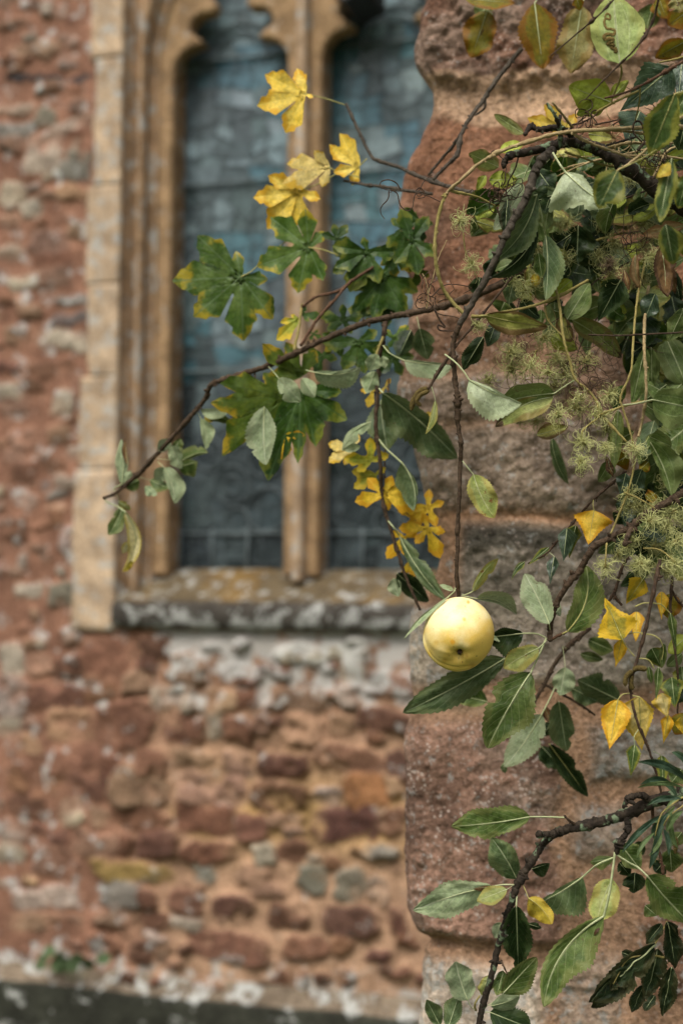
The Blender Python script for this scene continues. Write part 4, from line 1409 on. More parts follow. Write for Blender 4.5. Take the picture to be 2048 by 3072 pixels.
stem(b, 'gy', 'A', [(785, 900, 1.39), (735, 945, 1.38), (690, 1010, 1.375), (650, 1120, 1.37), (620, 1200, 1.37), (560, 1310, 1.37), (500, 1420, 1.37), (440, 1560, 1.37), (330, 1770, 1.38), (225, 1950, 1.385)], 29, 18, 8, .2, wob=.10)
stem(b, 'br', 'B', [(225, 830, 1.385), (190, 930, 1.39), (193, 1040, 1.39), (200, 1160, 1.395), (214, 1260, 1.395), (216, 1400, 1.40), (236, 1540, 1.40), (232, 1660, 1.405), (226, 1860, 1.405), (216, 2060, 1.41), (216, 2180, 1.41), (210, 2300, 1.412), (222, 2462, 1.42)], 16, 11, 14, .35, wob=.16)
leaf(b, 'ap', 'C', (150, 1190), (-110, 1440), 6, 22, 1.40, bow=.06, dY=.02, roll=1.6, pet=[(200, 1128, 1.412), (195, 1150, 1.41)])
leaf(b, 'ap', 'C', (192, 1142), (108, 1110), 16, 14, 1.405, pet=[(208, 1130, 1.41)])
leaf(b, 'ay', 'C', (305, 1150), (462, 950), 42, 20, 1.40, bow=-.08, roll=.9, pet=[(245, 1165, 1.415), (258, 1170, 1.41)])
leaf(b, 'ap', 'C', (332, 1192), (568, 1290), 16, 62, 1.425, bow=-.13, roll=.6, pet=[(240, 1175, 1.42)])
leaf(b, 'ay', 'C', (310, 445), (438, 708), 66, 84, 1.40, bow=.05, fold=.2, roll=.1, pet=[(246, 366, 1.402), (280, 410, 1.40)])
leaf(b, 'aw', 'B', (285, 1158), (600, 1300), 148, 22, 1.37, bow=.04, fold=.25, roll=.3, dY=.0, pet=[(140, 1005, 1.388), (200, 1050, 1.38), (250, 1105, 1.375)], pr=5)
leaf(b, 'aw', 'A', (862, 1030), (1130, 1245), 215, 52, 1.335, kind='b', bow=.03, fold=-.15, roll=.3, dY=-.02, pet=[(788, 915, 1.36), (830, 985, 1.35)], pr=7)
leaf(b, 'ab', 'A', (690, 1165), (440, 1560), 62, 72, 1.385, bow=-.10, roll=-.3, fold=.4, pet=[(672, 1170, 1.372), (690, 1168, 1.38)])
leaf(b, 'ad', 'B', (690, 250), (420, 540), 20, 60, 1.40, bow=-.12, roll=-.7)
leaf(b, 'ab', 'B', (745, 290), (742, 680), 25, 92, 1.41, bow=-.03, roll=.5, pet=[(690, 60, 1.385), (712, 130, 1.39), (730, 220, 1.40)])
leaf(b, 'ad', 'B', (800, 420), (735, 660), 10, 55, 1.415, roll=.9)
leaf(b, 'ag', 'B', (700, 395), (722, 545), 38, 36, 1.40)
leaf(b, 'ap', 'A', (602, 1092), (432, 1378), 62, 62, 1.415, bow=-.05, fold=.1, pet=[(672, 935, 1.40), (640, 1000, 1.41)])
leaf(b, 'ad', 'A', (690, 1010), (800, 1160), 75, 60, 1.44)
leaf(b, 'bg', 'A', (1175, 1020), (1060, 1250), 88, 95, 1.24, kind='a', fold=.2, pet=[(1420, 890, 1.25), (1300, 960, 1.24)], pm='yp')
leaf(b, 'ab', 'B', (560, 540), (520, 700), 50, 60, 1.45)
leaf(b, 'ag', 'B', (500, 690), (470, 750), 70, 60, 1.47)
leaf(b, 'ad', 'B', (455, 790), (395, 960), 40, 45, 1.43, roll=.4)
leaf(b, 'ad', 'B', (370, 900), (250, 1100), 55, 45, 1.46)

# ------------------------------------------------------------------ the long apple branch reaching left across the window
b = plant('apple_branch', 'long slender apple branch arching left across the window to the pale stone jamb', 'branch', 'P', 1380, 900, 1.52, APG)
stem(b, 'br', 'H', [(22, 1068, 1.75), (95, 1036, 1.75), (240, 912, 1.74), (372, 770, 1.72), (470, 662, 1.71), (560, 560, 1.70), (632, 470, 1.69), (668, 388, 1.68), (760, 354, 1.67), (880, 315, 1.66), (1030, 265, 1.65), (1170, 200, 1.63), (1350, 115, 1.62), (1568, 24, 1.60),
     (1740, -20, 1.58), (1860, -42, 1.56), (2040, -80, 1.54), (2170, -120, 1.52), (2350, -190, 1.50), (2560, -300, 1.49)], 10, 22, 26, .3, wob=.1)
leaf(b, 'ap', 'H', (130, 985), (128, 715), 30, 42, 1.75, bow=.04, roll=.5, pet=[(100, 1030, 1.75), (82, 1012, 1.75)])
leaf(b, 'db', 'H', (165, 870), (148, 705), 6, 22, 1.752, roll=.6)
leaf(b, 'ap', 'H', (140, 990), (185, 905), 34, 32, 1.745)
leaf(b, 'ag', 'H', (150, 1000), (235, 960), 48, 20, 1.75)
leaf(b, 'ac', 'H', (150, 1150), (135, 1512), 40, 34, 1.75, bow=-.20, roll=.4, pet=[(28, 1064, 1.75), (40, 1090, 1.75), (105, 1120, 1.75)])
leaf(b, 'ac', 'H', (180, 1330), (135, 1400), 25, 20, 1.752)
leaf(b, 'ao', 'H', (190, 1440), (140, 1510), 8, 26, 1.754)
leaf(b, 'ag', 'H', (132, 1125), (48, 1290), 38, 48, 1.755, bow=-.05, pet=[(100, 1045, 1.75)])
leaf(b, 'ay', 'H', (110, 1090), (186, 1136), 24, 20, 1.75)
leaf(b, 'ap', 'H', (350, 785), (425, 715), 34, 38, 1.725)
leaf(b, 'ap', 'H', (428, 752), (485, 892), 45, 40, 1.72)
leaf(b, 'ag', 'H', (430, 790), (482, 710), 46, 20, 1.735)
leaf(b, 'ag', 'H', (478, 855), (648, 796), 15, 52, 1.72, bow=-.1, pet=[(345, 832, 1.725), (420, 840, 1.725)])
leaf(b, 'ag', 'H', (470, 880), (585, 850), 75, 25, 1.725)
leaf(b, 'ap', 'H', (385, 885), (448, 1102), 26, 74, 1.72, bow=-.06, pet=[(345, 850, 1.725)])
leaf(b, 'ap', 'H', (400, 890), (330, 960), 42, 48, 1.73)
leaf(b, 'ag', 'H', (300, 960), (415, 1010), 42, 30, 1.735, pet=[(240, 945, 1.735)])
leaf(b, 'ap', 'H', (270, 1000), (342, 1050), 34, 22, 1.73)
leaf(b, 'ap', 'H', (605, 538), (776, 530), 48, 14, 1.70, bow=.06)
leaf(b, 'ag', 'H', (640, 575), (785, 612), 32, 22, 1.705, bow=-.08)
leaf(b, 'ao', 'H', (630, 570), (672, 612), 24, 24, 1.707)
leaf(b, 'ap', 'H', (605, 590), (632, 775), 24, 48, 1.70, bow=-.08, pet=[(575, 552, 1.70), (592, 565, 1.70)])
leaf(b, 'ap', 'H', (985, 520), (994, 870), 100, 64, 1.60, bow=.02, fold=.15, roll=.1)
leaf(b, 'ap', 'H', (1072, 348), (1205, 490), 62, 50, 1.60, fold=.1, pet=[(1010, 280, 1.64), (1040, 310, 1.62)])
leaf(b, 'ap', 'H', (1212, 350), (1288, 462), 42, 44, 1.605)
leaf(b, 'ap', 'H', (1285, 312), (1562, 282), 86, 22, 1.60, bow=.10, roll=.3, pet=[(1235, 300, 1.62)])
stem(b, 'br', 'H', [(900, 322, 1.66), (905, 350, 1.655), (910, 392, 1.65)], 7, 4, 0)
stem(b, 'br', 'H', [(928, 315, 1.66), (930, 350, 1.655)], 6, 4, 0)

# ------------------------------------------------------------------ maple shoots
t = plant('maple_shoot', 'field maple shoot with clear yellow leaves in front of the mullion', 'shoot', 'F', 1480, 825, 1.50, MPG)
stem(t, 'gy', 'F', [(614, 258, 1.68), (680, 400, 1.67), (755, 555, 1.66), (800, 600, 1.65), (930, 640, 1.64), (1060, 700, 1.62), (1250, 762, 1.56), (1480, 822, 1.50)], 9, 13, 6, .3)
stem(t, 'gy', 'F', [(600, 722, 1.67), (740, 748, 1.66), (830, 757, 1.65), (985, 782, 1.63), (1130, 800, 1.60)], 8, 11, 5, .3)
maple(t, 'my', 'F', (368, 202), [(128, 85), (322, 48), (82, 272), (252, 436), (418, 222)], 1.67, pet=[(612, 268, 1.68), (500, 232, 1.675), (420, 212, 1.67)], lab='upright pale yellow leaf, topmost on the shoot')
maple(t, 'my', 'F', (690, 640), [(578, 438), (517, 505), (542, 672), (652, 750)], 1.665, pet=[(740, 590, 1.66)])
maple(t, 'mp', 'F', (512, 640), [(425, 540), (260, 622), (235, 740), (470, 760)], 1.665, pet=[(690, 700, 1.66), (560, 665, 1.665)])
maple(t, 'my', 'F', (330, 785), [(148, 692), (60, 825), (142, 1012), (346, 1004), (462, 832)], 1.67, pet=[(560, 680, 1.665), (450, 740, 1.668)])

t = plant('maple_shoot', 'field maple shoot with broad green leaves turning yellow at their tips before the window', 'shoot', 'G', 400, 300, 1.6, MPG)
stem(t, 'rd', 'P', [(901, 1037, 1.62), (950, 960, 1.63), (1003, 900, 1.63), (1048, 848, 1.64), (1120, 800, 1.64)], 5, 4, 3)
stem(t, 'rd', 'F', [(350, 1480, 1.65), (440, 1418, 1.645), (560, 1388, 1.64), (632, 1338, 1.64)], 8, 8, 2)
stem(t, 'yl', 'G', [(305, 300, 1.63), (330, 180, 1.64), (348, 50, 1.65), (352, 25, 1.65)], 9, 7, 2)
maple(t, 'mg', 'P', (722, 830), [(592, 706), (708, 752), (517, 842), (580, 950), (730, 1022), (818, 958), (803, 838)], 1.68, rel=.12, pet=[(858, 722, 1.67), (800, 770, 1.675), (755, 812, 1.68)], lab='large leaf facing us, green with yellow tips, nearest the jamb')
maple(t, 'mg', 'F', (390, 1122), [(162, 942), (372, 892), (488, 1028), (82, 1236), (325, 1398), (478, 1322)], 1.66, rel=.12, pet=[(575, 1172, 1.65), (480, 1138, 1.655)])
maple(t, 'md', 'F', (560, 1075), [(488, 1045), (545, 1000), (612, 1005), (625, 1075), (560, 1145)], 1.65)
maple(t, 'md', 'F', (745, 1150), [(578, 1120), (585, 1222), (660, 1342), (800, 1300), (895, 1150), (722, 1078)], 1.645)
maple(t, 'md', 'F', (840, 1290), [(680, 1360), (688, 1480), (790, 1500), (945, 1478), (1005, 1370), (900, 1200)], 1.65)
maple(t, 'md', 'F', (1010, 1080), [(925, 1190), (1040, 1245), (1130, 1150), (1090, 965), (955, 930)], 1.61)
maple(t, 'md', 'F', (960, 1010), [(880, 1100), (960, 1180), (1060, 1060), (1020, 930), (900, 960)], 1.63)
maple(t, 'md', 'F', (660, 1200), [(560, 1130), (560, 1260), (640, 1330), (740, 1290), (760, 1180)], 1.66)
maple(t, 'mg', 'F', (900, 1180), [(800, 1120), (820, 1230), (900, 1320), (1000, 1260), (990, 1130), (890, 1060)], 1.655)
maple(t, 'md', 'F', (850, 1420), [(740, 1380), (760, 1500), (860, 1560), (960, 1480), (930, 1370)], 1.66)
maple(t, 'md', 'F', (1050, 960), [(980, 900), (960, 1010), (1060, 1080), (1120, 980)], 1.62)
maple(t, 'md', 'G', (900, 340), [(800, 300), (840, 420), (940, 430), (1000, 340)], 1.65)
maple(t, 'mg', 'G', (560, 240), [(470, 200), (490, 310), (590, 340), (660, 240)], 1.66)
maple(t, 'mv', 'F', (1040, 1250), [(985, 1260), (1040, 1335), (1100, 1290), (1080, 1240)], 1.62)
maple(t, 'md', 'G', (600, 120), [(488, 95), (595, 42), (692, 95), (640, 185), (520, 170)], 1.645)
maple(t, 'md', 'G', (690, 250), [(520, 255), (615, 385), (720, 402), (842, 300), (780, 195)], 1.65)
maple(t, 'mg', 'G', (900, 230), [(992, 150), (955, 312), (872, 285), (845, 175)], 1.63)
maple(t, 'md', 'G', (470, 330), [(400, 300), (440, 420), (545, 350), (520, 300)], 1.66)
maple(t, 'md', 'G', (800, 90), [(660, 60), (740, 130), (860, 140), (940, 60), (830, 0)], 1.66)
maple(t, 'ml', 'G', (330, 110), [(216, 222), (235, 130), (290, 92)], 1.65)
maple(t, 'md', 'G', (352, 80), [(372, 45), (446, 98), (385, 118)], 1.65)
maple(t, 'mg', 'G', (420, 200), [(390, 190), (400, 240), (470, 230), (450, 180)], 1.655)
maple(t, 'mv', 'H', (1205, 332), [(1022, 180), (1130, 172), (1275, 208), (1045, 330)], 1.645)
maple(t, 'mv', 'H', (1110, 455), [(755, 488), (800, 395), (1005, 345), (812, 742), (1010, 600)], 1.64, rel=.08)
maple(t, 'md', 'H', (1205, 420), [(1048, 852), (1190, 770), (1275, 690), (1425, 562), (1400, 430)], 1.63, rel=.08)
maple(t, 'mo', 'H', (1110, 690), [(1045, 852), (1120, 800), (1210, 690)], 1.632)

# ------------------------------------------------------------------ the shoot hanging in the middle
b = plant('apple_branch', 'apple shoot hanging straight down beside the stone edge with long grey green leaves', 'branch', 'G', 850, 110, 1.60, APG)
stem(b, 'br', 'G', [(852, 110, 1.61), (838, 230, 1.60), (815, 330, 1.60), (808, 450, 1.60), (800, 600, 1.60), (794, 750, 1.60), (806, 870, 1.60), (822, 1000, 1.60), (828, 1150, 1.61), (850, 1270, 1.61), (890, 1400, 1.61), (930, 1530, 1.61), (985, 1690, 1.61), (1060, 1860, 1.61)], 15, 9, 10, .3)
stem(b, 'yl', 'G', [(838, 220, 1.595), (800, 320, 1.59), (795, 400, 1.59)], 9, 6, 1)
leaf(b, 'ap', 'G', (965, 362), (1255, 392), 92, 14, 1.57, bow=.02, roll=.3, pet=[(838, 272, 1.59), (880, 320, 1.58)], pr=4)
leaf(b, 'ab', 'G', (1055, 170), (1105, 355), 58, 62, 1.60, pet=[(1040, 100, 1.60)])
leaf(b, 'ad', 'G', (1005, 180), (930, 340), 62, 50, 1.61)
leaf(b, 'ap', 'G', (805, 325), (755, 425), 48, 40, 1.585)
leaf(b, 'ap', 'G', (835, 335), (848, 408), 26, 30, 1.585)
leaf(b, 'ap', 'G', (790, 425), (738, 560), 52, 44, 1.60)
leaf(b, 'ab', 'G', (835, 555), (1285, 950), 150, 62, 1.60, bow=-.03, fold=.2, roll=.3, pet=[(812, 530, 1.60)], pr=6)
leaf(b, 'ab', 'G', (825, 600), (866, 900), 85, 120, 1.615, bow=.03, roll=.3)
leaf(b, 'ab', 'G', (948, 975), (1022, 1268), 92, 18, 1.59, bow=-.12, roll=.4, pet=[(790, 805, 1.60), (850, 885, 1.595), (915, 945, 1.592)], pr=6)
leaf(b, 'ap', 'G', (765, 730), (592, 905), 22, 46, 1.60, bow=.12, roll=.6)
leaf(b, 'ap', 'G', (700, 880), (600, 900), 26, 22, 1.60)
leaf(b, 'ab', 'G', (938, 1420), (1215, 1805), 36, 54, 1.60, bow=.05, roll=.4, pet=[(855, 1312, 1.61), (905, 1370, 1.605)], pr=5)
leaf(b, 'ad', 'P', (1190, 1720), (1285, 1805), 30, 26, 1.63)
leaf(b, 'ap', 'P', (1180, 1735), (1195, 1790), 22, 16, 1.62)

t = plant('maple_shoot', 'small golden maple leaves strung down the dark shoot over the stone edge', 'shoot', 'G', 880, 470, 1.63, MPG)
stem(t, 'rd', 'G', [(872, 470, 1.635), (860, 700, 1.635), (850, 900, 1.63), (850, 1080, 1.63), (900, 1180, 1.63), (1000, 1300, 1.63), (1090, 1370, 1.63), (1020, 1450, 1.63)], 5, 3, 2)
maple(t, 'my', 'G', (780, 540), [(702, 470), (700, 540), (745, 645), (820, 560)], 1.63)
maple(t, 'my', 'G', (850, 520), [(882, 470), (875, 540), (820, 560)], 1.635)
maple(t, 'my', 'G', (1075, 690), [(1025, 650), (1130, 680), (1100, 760), (1040, 740)], 1.66)
maple(t, 'mp', 'G', (648, 890), [(508, 862), (512, 975), (605, 990), (692, 805)], 1.63)
maple(t, 'ml', 'G', (765, 965), [(625, 950), (690, 1020), (762, 842), (858, 930)], 1.62)
maple(t, 'ml', 'G', (790, 1050), [(678, 1118), (668, 1030), (845, 1010), (800, 1110)], 1.625)
maple(t, 'mo', 'G', (842, 1165), [(692, 1205), (755, 1080), (868, 1248), (1012, 1246), (995, 1105), (885, 1068)], 1.61)
maple(t, 'mo', 'G', (1110, 1245), [(1112, 1150), (1190, 1215), (1150, 1345), (1005, 1345), (950, 1265)], 1.63)
maple(t, 'mo', 'G', (1105, 1372), [(1196, 1388), (1170, 1525), (1040, 1450), (955, 1370), (1080, 1290)], 1.625)
maple(t, 'mo', 'G', (965, 1425), [(872, 1535), (960, 1515), (1032, 1400), (895, 1395)], 1.63)
maple(t, 'mo', 'G', (1000, 1570), [(960, 1640), (1020, 1650), (1040, 1560)], 1.64)

# ------------------------------------------------------------------ the apple spur at mid right
b = plant('apple_branch', 'bent brown apple branch at mid right ending in a fan of leaves beside the apple', 'branch', 'C', 1568, 560, 1.38, APG)
stem(b, 'br', 'C', [(1760, 470, 1.38), (1568, 558, 1.38), (1480, 610, 1.38), (1350, 690, 1.38), (1260, 760, 1.38), (1150, 820, 1.39), (1040, 878, 1.39), (1000, 930, 1.39), (950, 1020, 1.395), (880, 1100, 1.395), (820, 1200, 1.40), (790, 1270, 1.40), (772, 1360, 1.40), (772, 1445, 1.40)], 25, 17, 12, .18, wob=.10)
stem(b, 'br', 'C', [(1262, 762, 1.38), (1235, 820, 1.37), (1218, 872, 1.37)], 16, 14, 2)
stem(b, 'rd', 'C', [(772, 1440, 1.40), (820, 1415, 1.395), (870, 1392, 1.39)], 9, 7, 1)
leaf(b, 'ap', 'C', (766, 1345), (618, 1042), 78, 92, 1.40, bow=.02, fold=.12, roll=-.15, pet=[(775, 1425, 1.40), (772, 1390, 1.40)])
leaf(b, 'ag', 'C', (872, 1390), (985, 992), 105, 78, 1.40, bow=.14, fold=.2, pet=[(790, 1438, 1.40), (830, 1412, 1.395)], pm='yp')
leaf(b, 'ap', 'C', (800, 1200), (832, 1300), 26, 20, 1.41)
leaf(b, 'ad', 'D', (610, 281), (392, 305), 40, 112, 1.43, fold=.4, pet=[(742, 305, 1.40), (690, 283, 1.41)], pr=5)
leaf(b, 'ap', 'D', (600, 270), (400, 300), 8, 40, 1.435)
leaf(b, 'ay', 'D', (702, 368), (490, 490), 62, 72, 1.40, bow=.02, fold=.15, pet=[(752, 322, 1.40)])
leaf(b, 'ag', 'D', (655, 515), (395, 972), 128, 132, 1.39, bow=.02, fold=.18, roll=.1, dY=.0, pet=[(748, 310, 1.40), (705, 410, 1.395)], pr=6, lab='broad grey green leaf with a brown scratch below the apple')
leaf(b, 'ab', 'D', (505, 430), (-112, 758), 98, 96, 1.45, bow=-.015, fold=.2, roll=-.1, dY=-.02, pet=[(752, 312, 1.405), (695, 382, 1.42), (600, 412, 1.44)], pr=6)

b = plant('apple_branch', 'thin apple twig against the stone behind the spur with dull drooping leaves', 'branch', 'D', 930, 310, 1.62, APG)
stem(b, 'br', 'D', [(1010, 250, 1.62), (930, 312, 1.61), (860, 382, 1.61), (790, 480, 1.61), (740, 580, 1.61), (690, 668, 1.61), (600, 850, 1.61), (540, 965, 1.62)], 15, 9, 8, .3)
stem(b, 'br', 'D', [(740, 590, 1.61), (860, 655, 1.61), (960, 715, 1.62), (1040, 772, 1.63)], 9, 6, 3)
leaf(b, 'ap', 'D', (862, 485), (830, 655), 55, 75, 1.57, pet=[(870, 375, 1.60), (848, 360, 1.59), (856, 430, 1.58)])
leaf(b, 'ap', 'D', (722, 765), (498, 1082), 84, 84, 1.57, bow=-.03, fold=.15, pet=[(818, 560, 1.60), (775, 660, 1.58)], pr=5)
leaf(b, 'ab', 'D', (822, 690), (870, 990), 84, 68, 1.60, fold=.2)
leaf(b, 'ad', 'D', (765, 945), (998, 1262), 52, 56, 1.62, pm='yp')
leaf(b, 'ab', 'D', (1190, 685), (935, 560), 88, 70, 1.62)
leaf(b, 'ad', 'D', (720, 960), (840, 1090), 66, 40, 1.64)
leaf(b, 'ab', 'D', (490, 1060), (500, 1122), 18, 18, 1.62)
leaf(b, 'ag', 'D', (1000, 320), (1148, 385), 55, 46, 1.62)
leaf(b, 'ag', 'D', (950, 405), (1090, 440), 30, 28, 1.63)
leaf(b, 'ad', 'D', (780, 820), (720, 900), 45, 30, 1.62)
leaf(b, 'db', 'D', (740, 720), (770, 820), 25, 25, 1.63)
leaf(b, 'ag', 'D', (395, 690), (178, 645), 80, 52, 1.62)
leaf(b, 'ab', 'D', (900, 610), (1060, 690), 60, 40, 1.63)

# ------------------------------------------------------------------ the lower right apple branch
b = plant('apple_branch', 'stout dark apple branch at lower right bending down past many grey green leaves', 'branch', 'E', 1568, 190, 1.37, APG)
stem(b, 'dk', 'E', [(1760, 150, 1.36), (1568, 188, 1.37), (1400, 232, 1.37), (1250, 305, 1.375), (1100, 350, 1.38), (950, 385, 1.38), (850, 408, 1.385), (770, 440, 1.385)], 42, 25, 6, .14, wob=.10)
stem(b, 'dk', 'E', [(800, 425, 1.385), (735, 478, 1.39), (700, 530, 1.39), (640, 620, 1.39), (600, 685, 1.39), (560, 770, 1.39), (530, 870, 1.39), (490, 1000, 1.39), (450, 1150, 1.395), (420, 1280, 1.395), (380, 1420, 1.40), (350, 1540, 1.40), (320, 1680, 1.40)], 24, 18, 14, .14, wob=.08)
stem(b, 'dk', 'E', [(790, 432, 1.385), (740, 432, 1.38), (692, 434, 1.375)], 22, 15, 2)
stem(b, 'dk', 'E', [(1380, 245, 1.37), (1340, 205, 1.365), (1280, 200, 1.36), (1235, 225, 1.36), (1208, 275, 1.36)], 26, 10, 5, .35, wob=.25)
stem(b, 'dk', 'E', [(1225, 315, 1.375), (1242, 395, 1.37), (1215, 440, 1.37), (1182, 485, 1.37), (1170, 545, 1.37)], 20, 15, 6, .4, wob=.2)
stem(b, 'br', 'E', [(918, 372, 1.38), (880, 345, 1.375), (855, 318, 1.375)], 10, 6, 1)
leaf(b, 'ag', 'E', (652, 326), (178, 384), 96, 80, 1.39, bow=-.02, fold=.2, roll=.1, pet=[(870, 332, 1.378), (760, 327, 1.385)], pr=5)
leaf(b, 'ab', 'E', (570, 700), (420, 452), 68, 92, 1.39, bow=.03, fold=.3, crump=.03)
leaf(b, 'ap', 'E', (425, 745), (-52, 890), 74, 112, 1.385, bow=.03, fold=.2, crump=.03, pet=[(558, 735, 1.39), (490, 734, 1.388)], pr=5)
leaf(b, 'db', 'E', (440, 742), (310, 760), 8, 22, 1.384)
leaf(b, 'ay', 'E', (512, 762), (332, 832), 52, 54, 1.375, fold=.1, pet=[(555, 735, 1.388)])
leaf(b, 'ao', 'E', (640, 815), (782, 972), 72, 46, 1.37, bow=-.08, pet=[(608, 735, 1.39), (628, 780, 1.38)])
leaf(b, 'ab', 'E', (966, 688), (688, 850), 22, 150, 1.40, bow=-.03, fold=.1, roll=-.2, pet=[(1150, 572, 1.375), (1060, 610, 1.38), (1010, 648, 1.39)], pr=6)
leaf(b, 'ad', 'E', (568, 860), (580, 1250), 82, 82, 1.40, fold=.3, pet=[(572, 800, 1.39)], pm='pt')
leaf(b, 'ad', 'E', (660, 640), (768, 606), 58, 14, 1.40, roll=.5)
leaf(b, 'ay', 'E', (1145, 700), (1050, 960), 78, 98, 1.39, bow=.04, fold=.2)
leaf(b, 'ag', 'E', (1092, 925), (732, 1470), 66, 150, 1.375, bow=.13, fold=.22, roll=.1, dY=-.01, pet=[(1160, 540, 1.37), (1142, 680, 1.37), (1118, 820, 1.37)], pr=8)
leaf(b, 'db', 'E', (1080, 925), (935, 1130), 20, 42, 1.378, bow=.05)
leaf(b, 'ag', 'E', (1352, 680), (1610, 965), 88, 122, 1.37, bow=.02, fold=.15, pet=[(1172, 556, 1.37), (1240, 600, 1.37), (1300, 632, 1.37)], pr=6)
leaf(b, 'ag', 'E', (1148, 575), (1010, 600), 26, 48, 1.40)
leaf(b, 'ag', 'E', (1190, 490), (1310, 640), 60, 74, 1.42)
leaf(b, 'ad', 'E', (1280, 660), (1270, 785), 62, 62, 1.41, crump=.1)
leaf(b, 'ad', 'E', (1185, 600), (1250, 680), 40, 40, 1.43)
leaf(b, 'ap', 'E', (278, 1430), (205, 1195), 78, 82, 1.39, bow=-.03, pet=[(330, 1490, 1.40), (300, 1470, 1.395)], crump=.03)
leaf(b, 'ab', 'E', (110, 1580), (30, 1425), 50, 40, 1.40)
leaf(b, 'ab', 'E', (160, 1590), (225, 1395), 48, 60, 1.395)
leaf(b, 'ag', 'E', (482, 1395), (690, 1170), 92, 62, 1.40, fold=.2, pet=[(400, 1460, 1.40), (430, 1440, 1.40)])
leaf(b, 'ap', 'E', (415, 1462), (588, 1402), 52, 42, 1.385, bow=.05)
leaf(b, 'ad', 'E', (410, 1500), (660, 1600), 82, 88, 1.39, pet=[(380, 1500, 1.40)], pm='pt')
leaf(b, 'ay', 'E', (400, 1280), (360, 1400), 34, 46, 1.40, crump=.15)
leaf(b, 'ag', 'E', (490, 1250), (450, 1400), 40, 44, 1.40, crump=.15)
leaf(b, 'ap', 'E', (475, 960), (440, 1055), 34, 36, 1.41)
leaf(b, 'ad', 'E', (640, 970), (720, 995), 20, 20, 1.41)
stem(b, 'br', 'E', [(478, 1190, 1.395), (490, 1220, 1.39), (515, 1275, 1.39)], 7, 3, 3)
stem(b, 'yl', 'E', [(325, 1490, 1.40), (320, 1450, 1.395), (350, 1400, 1.395)], 7, 5, 0)

b = plant('apple_branch', 'cluster of wilted almost black green leaves hanging at the lower right edge', 'branch', 'E', 1470, 960, 1.42, APG)
stem(b, 'yl', 'E', [(1475, 955, 1.42), (1440, 1020, 1.42), (1395, 1100, 1.42)], 6, 5, 0)
stem(b, 'yl', 'E', [(1455, 1170, 1.41), (1380, 1160, 1.41), (1280, 1166, 1.40), (1220, 1200, 1.40), (1150, 1330, 1.40)], 7, 4, 0)
stem(b, 'yl', 'E', [(1478, 960, 1.42), (1495, 1060, 1.42), (1480, 1200, 1.42)], 6, 4, 0)
for a_ in (((1400, 1090), (1010, 1440), 60, 120), ((1300, 1180), (1130, 1370), 60, 60), ((1420, 1120), (1340, 1420), 60, 90), ((1480, 970), (1520, 1235), 50, 60), ((1500, 1230), (1445, 1520), 45, 55),
           ((1330, 1340), (1260, 1500), 40, 40), ((1400, 1400), (1335, 1490), 40, 30), ((1440, 970), (1350, 1090), 40, 40), ((1250, 1300), (1020, 1470), 40, 60), ((1470, 960), (1540, 1040), 40, 30), ((1200, 1140), (1290, 1180), 30, 30)):
    leaf(b, 'sh', 'E', a_[0], a_[1], a_[2], a_[3], 1.41 + random.uniform(-.015, .02), crump=.14, fold=.5)

# ------------------------------------------------------------------ clematis: pale woody vine with the seed heads
v = plant('clematis_vine', 'tan wild clematis vine looping over the dark branch with mottled leaves and feathery seed heads', 'vine', 'A', 1568, 760, 1.37, CLG)
stem(v, 'tn', 'A', [(1720, 755, 1.37), (1568, 760, 1.37), (1300, 765, 1.37), (1100, 775, 1.36), (900, 786, 1.36), (760, 812, 1.36), (600, 860, 1.36), (440, 920, 1.36), (420, 935, 1.36), (330, 992, 1.37), (240, 1075, 1.37), (165, 1140, 1.38), (148, 1165, 1.38)], 14, 10, 9, .25, wob=.2)
stem(v, 'yl', 'A', [(146, 1160, 1.38), (138, 1180, 1.38), (112, 1250, 1.38), (84, 1400, 1.38), (82, 1540, 1.38), (110, 1680, 1.385), (160, 1780, 1.39), (260, 1890, 1.39)], 9, 11, 7, .25, wob=.18)
stem(v, 'yl', 'A', [(180, 1145, 1.38), (330, 1178, 1.39), (440, 1232, 1.40)], 8, 6, 2)
stem(v, 'tn', 'A', [(1390, 805, 1.38), (1200, 785, 1.37), (1000, 770, 1.37)], 8, 7, 2)
stem(v, 'tn', 'A', [(900, 795, 1.36), (1000, 850, 1.37), (1130, 900, 1.38), (1300, 960, 1.38)], 9, 7, 3)
stem(v, 'tn', 'A', [(1120, 880, 1.39), (1250, 855, 1.39), (1420, 860, 1.40)], 10, 9, 3)
stem(v, 'dk', 'A', [(1110, 870, 1.37), (1200, 845, 1.36), (1300, 815, 1.36)], 7, 5, 3)
stem(v, 'tn', 'A', [(1160, 1030, 1.30), (1260, 970, 1.30), (1400, 850, 1.29), (1568, 690, 1.28)], 8, 9, 3)
stem(v, 'yl', 'A', [(860, 910, 1.40), (980, 950, 1.41), (1100, 990, 1.42), (1250, 1000, 1.43)], 6, 6, 2)
stem(v, 'yl', 'B', [(300, 778, 1.40), (420, 775, 1.40)], 12, 8, 0)
stem(v, 'yl', 'B', [(390, 770, 1.40), (560, 738, 1.41), (650, 718, 1.41), (800, 668, 1.42), (1000, 560, 1.42)], 8, 9, 3)
stem(v, 'yl', 'B', [(760, 330, 1.47), (785, 480, 1.44), (805, 600, 1.42), (828, 720, 1.41), (850, 900, 1.40), (890, 1050, 1.40), (920, 1150, 1.40), (1000, 1225, 1.40), (1050, 1290, 1.40), (1080, 1370, 1.39), (1230, 1530, 1.38)], 10, 7, 5, .3)
stem(v, 'yl', 'B', [(735, 690, 1.42), (760, 800, 1.42), (850, 900, 1.41)], 5, 5, 2)
stem(v, 'yl', 'B', [(690, 980, 1.42), (650, 1070, 1.42), (590, 1125, 1.42)], 7, 5, 1)
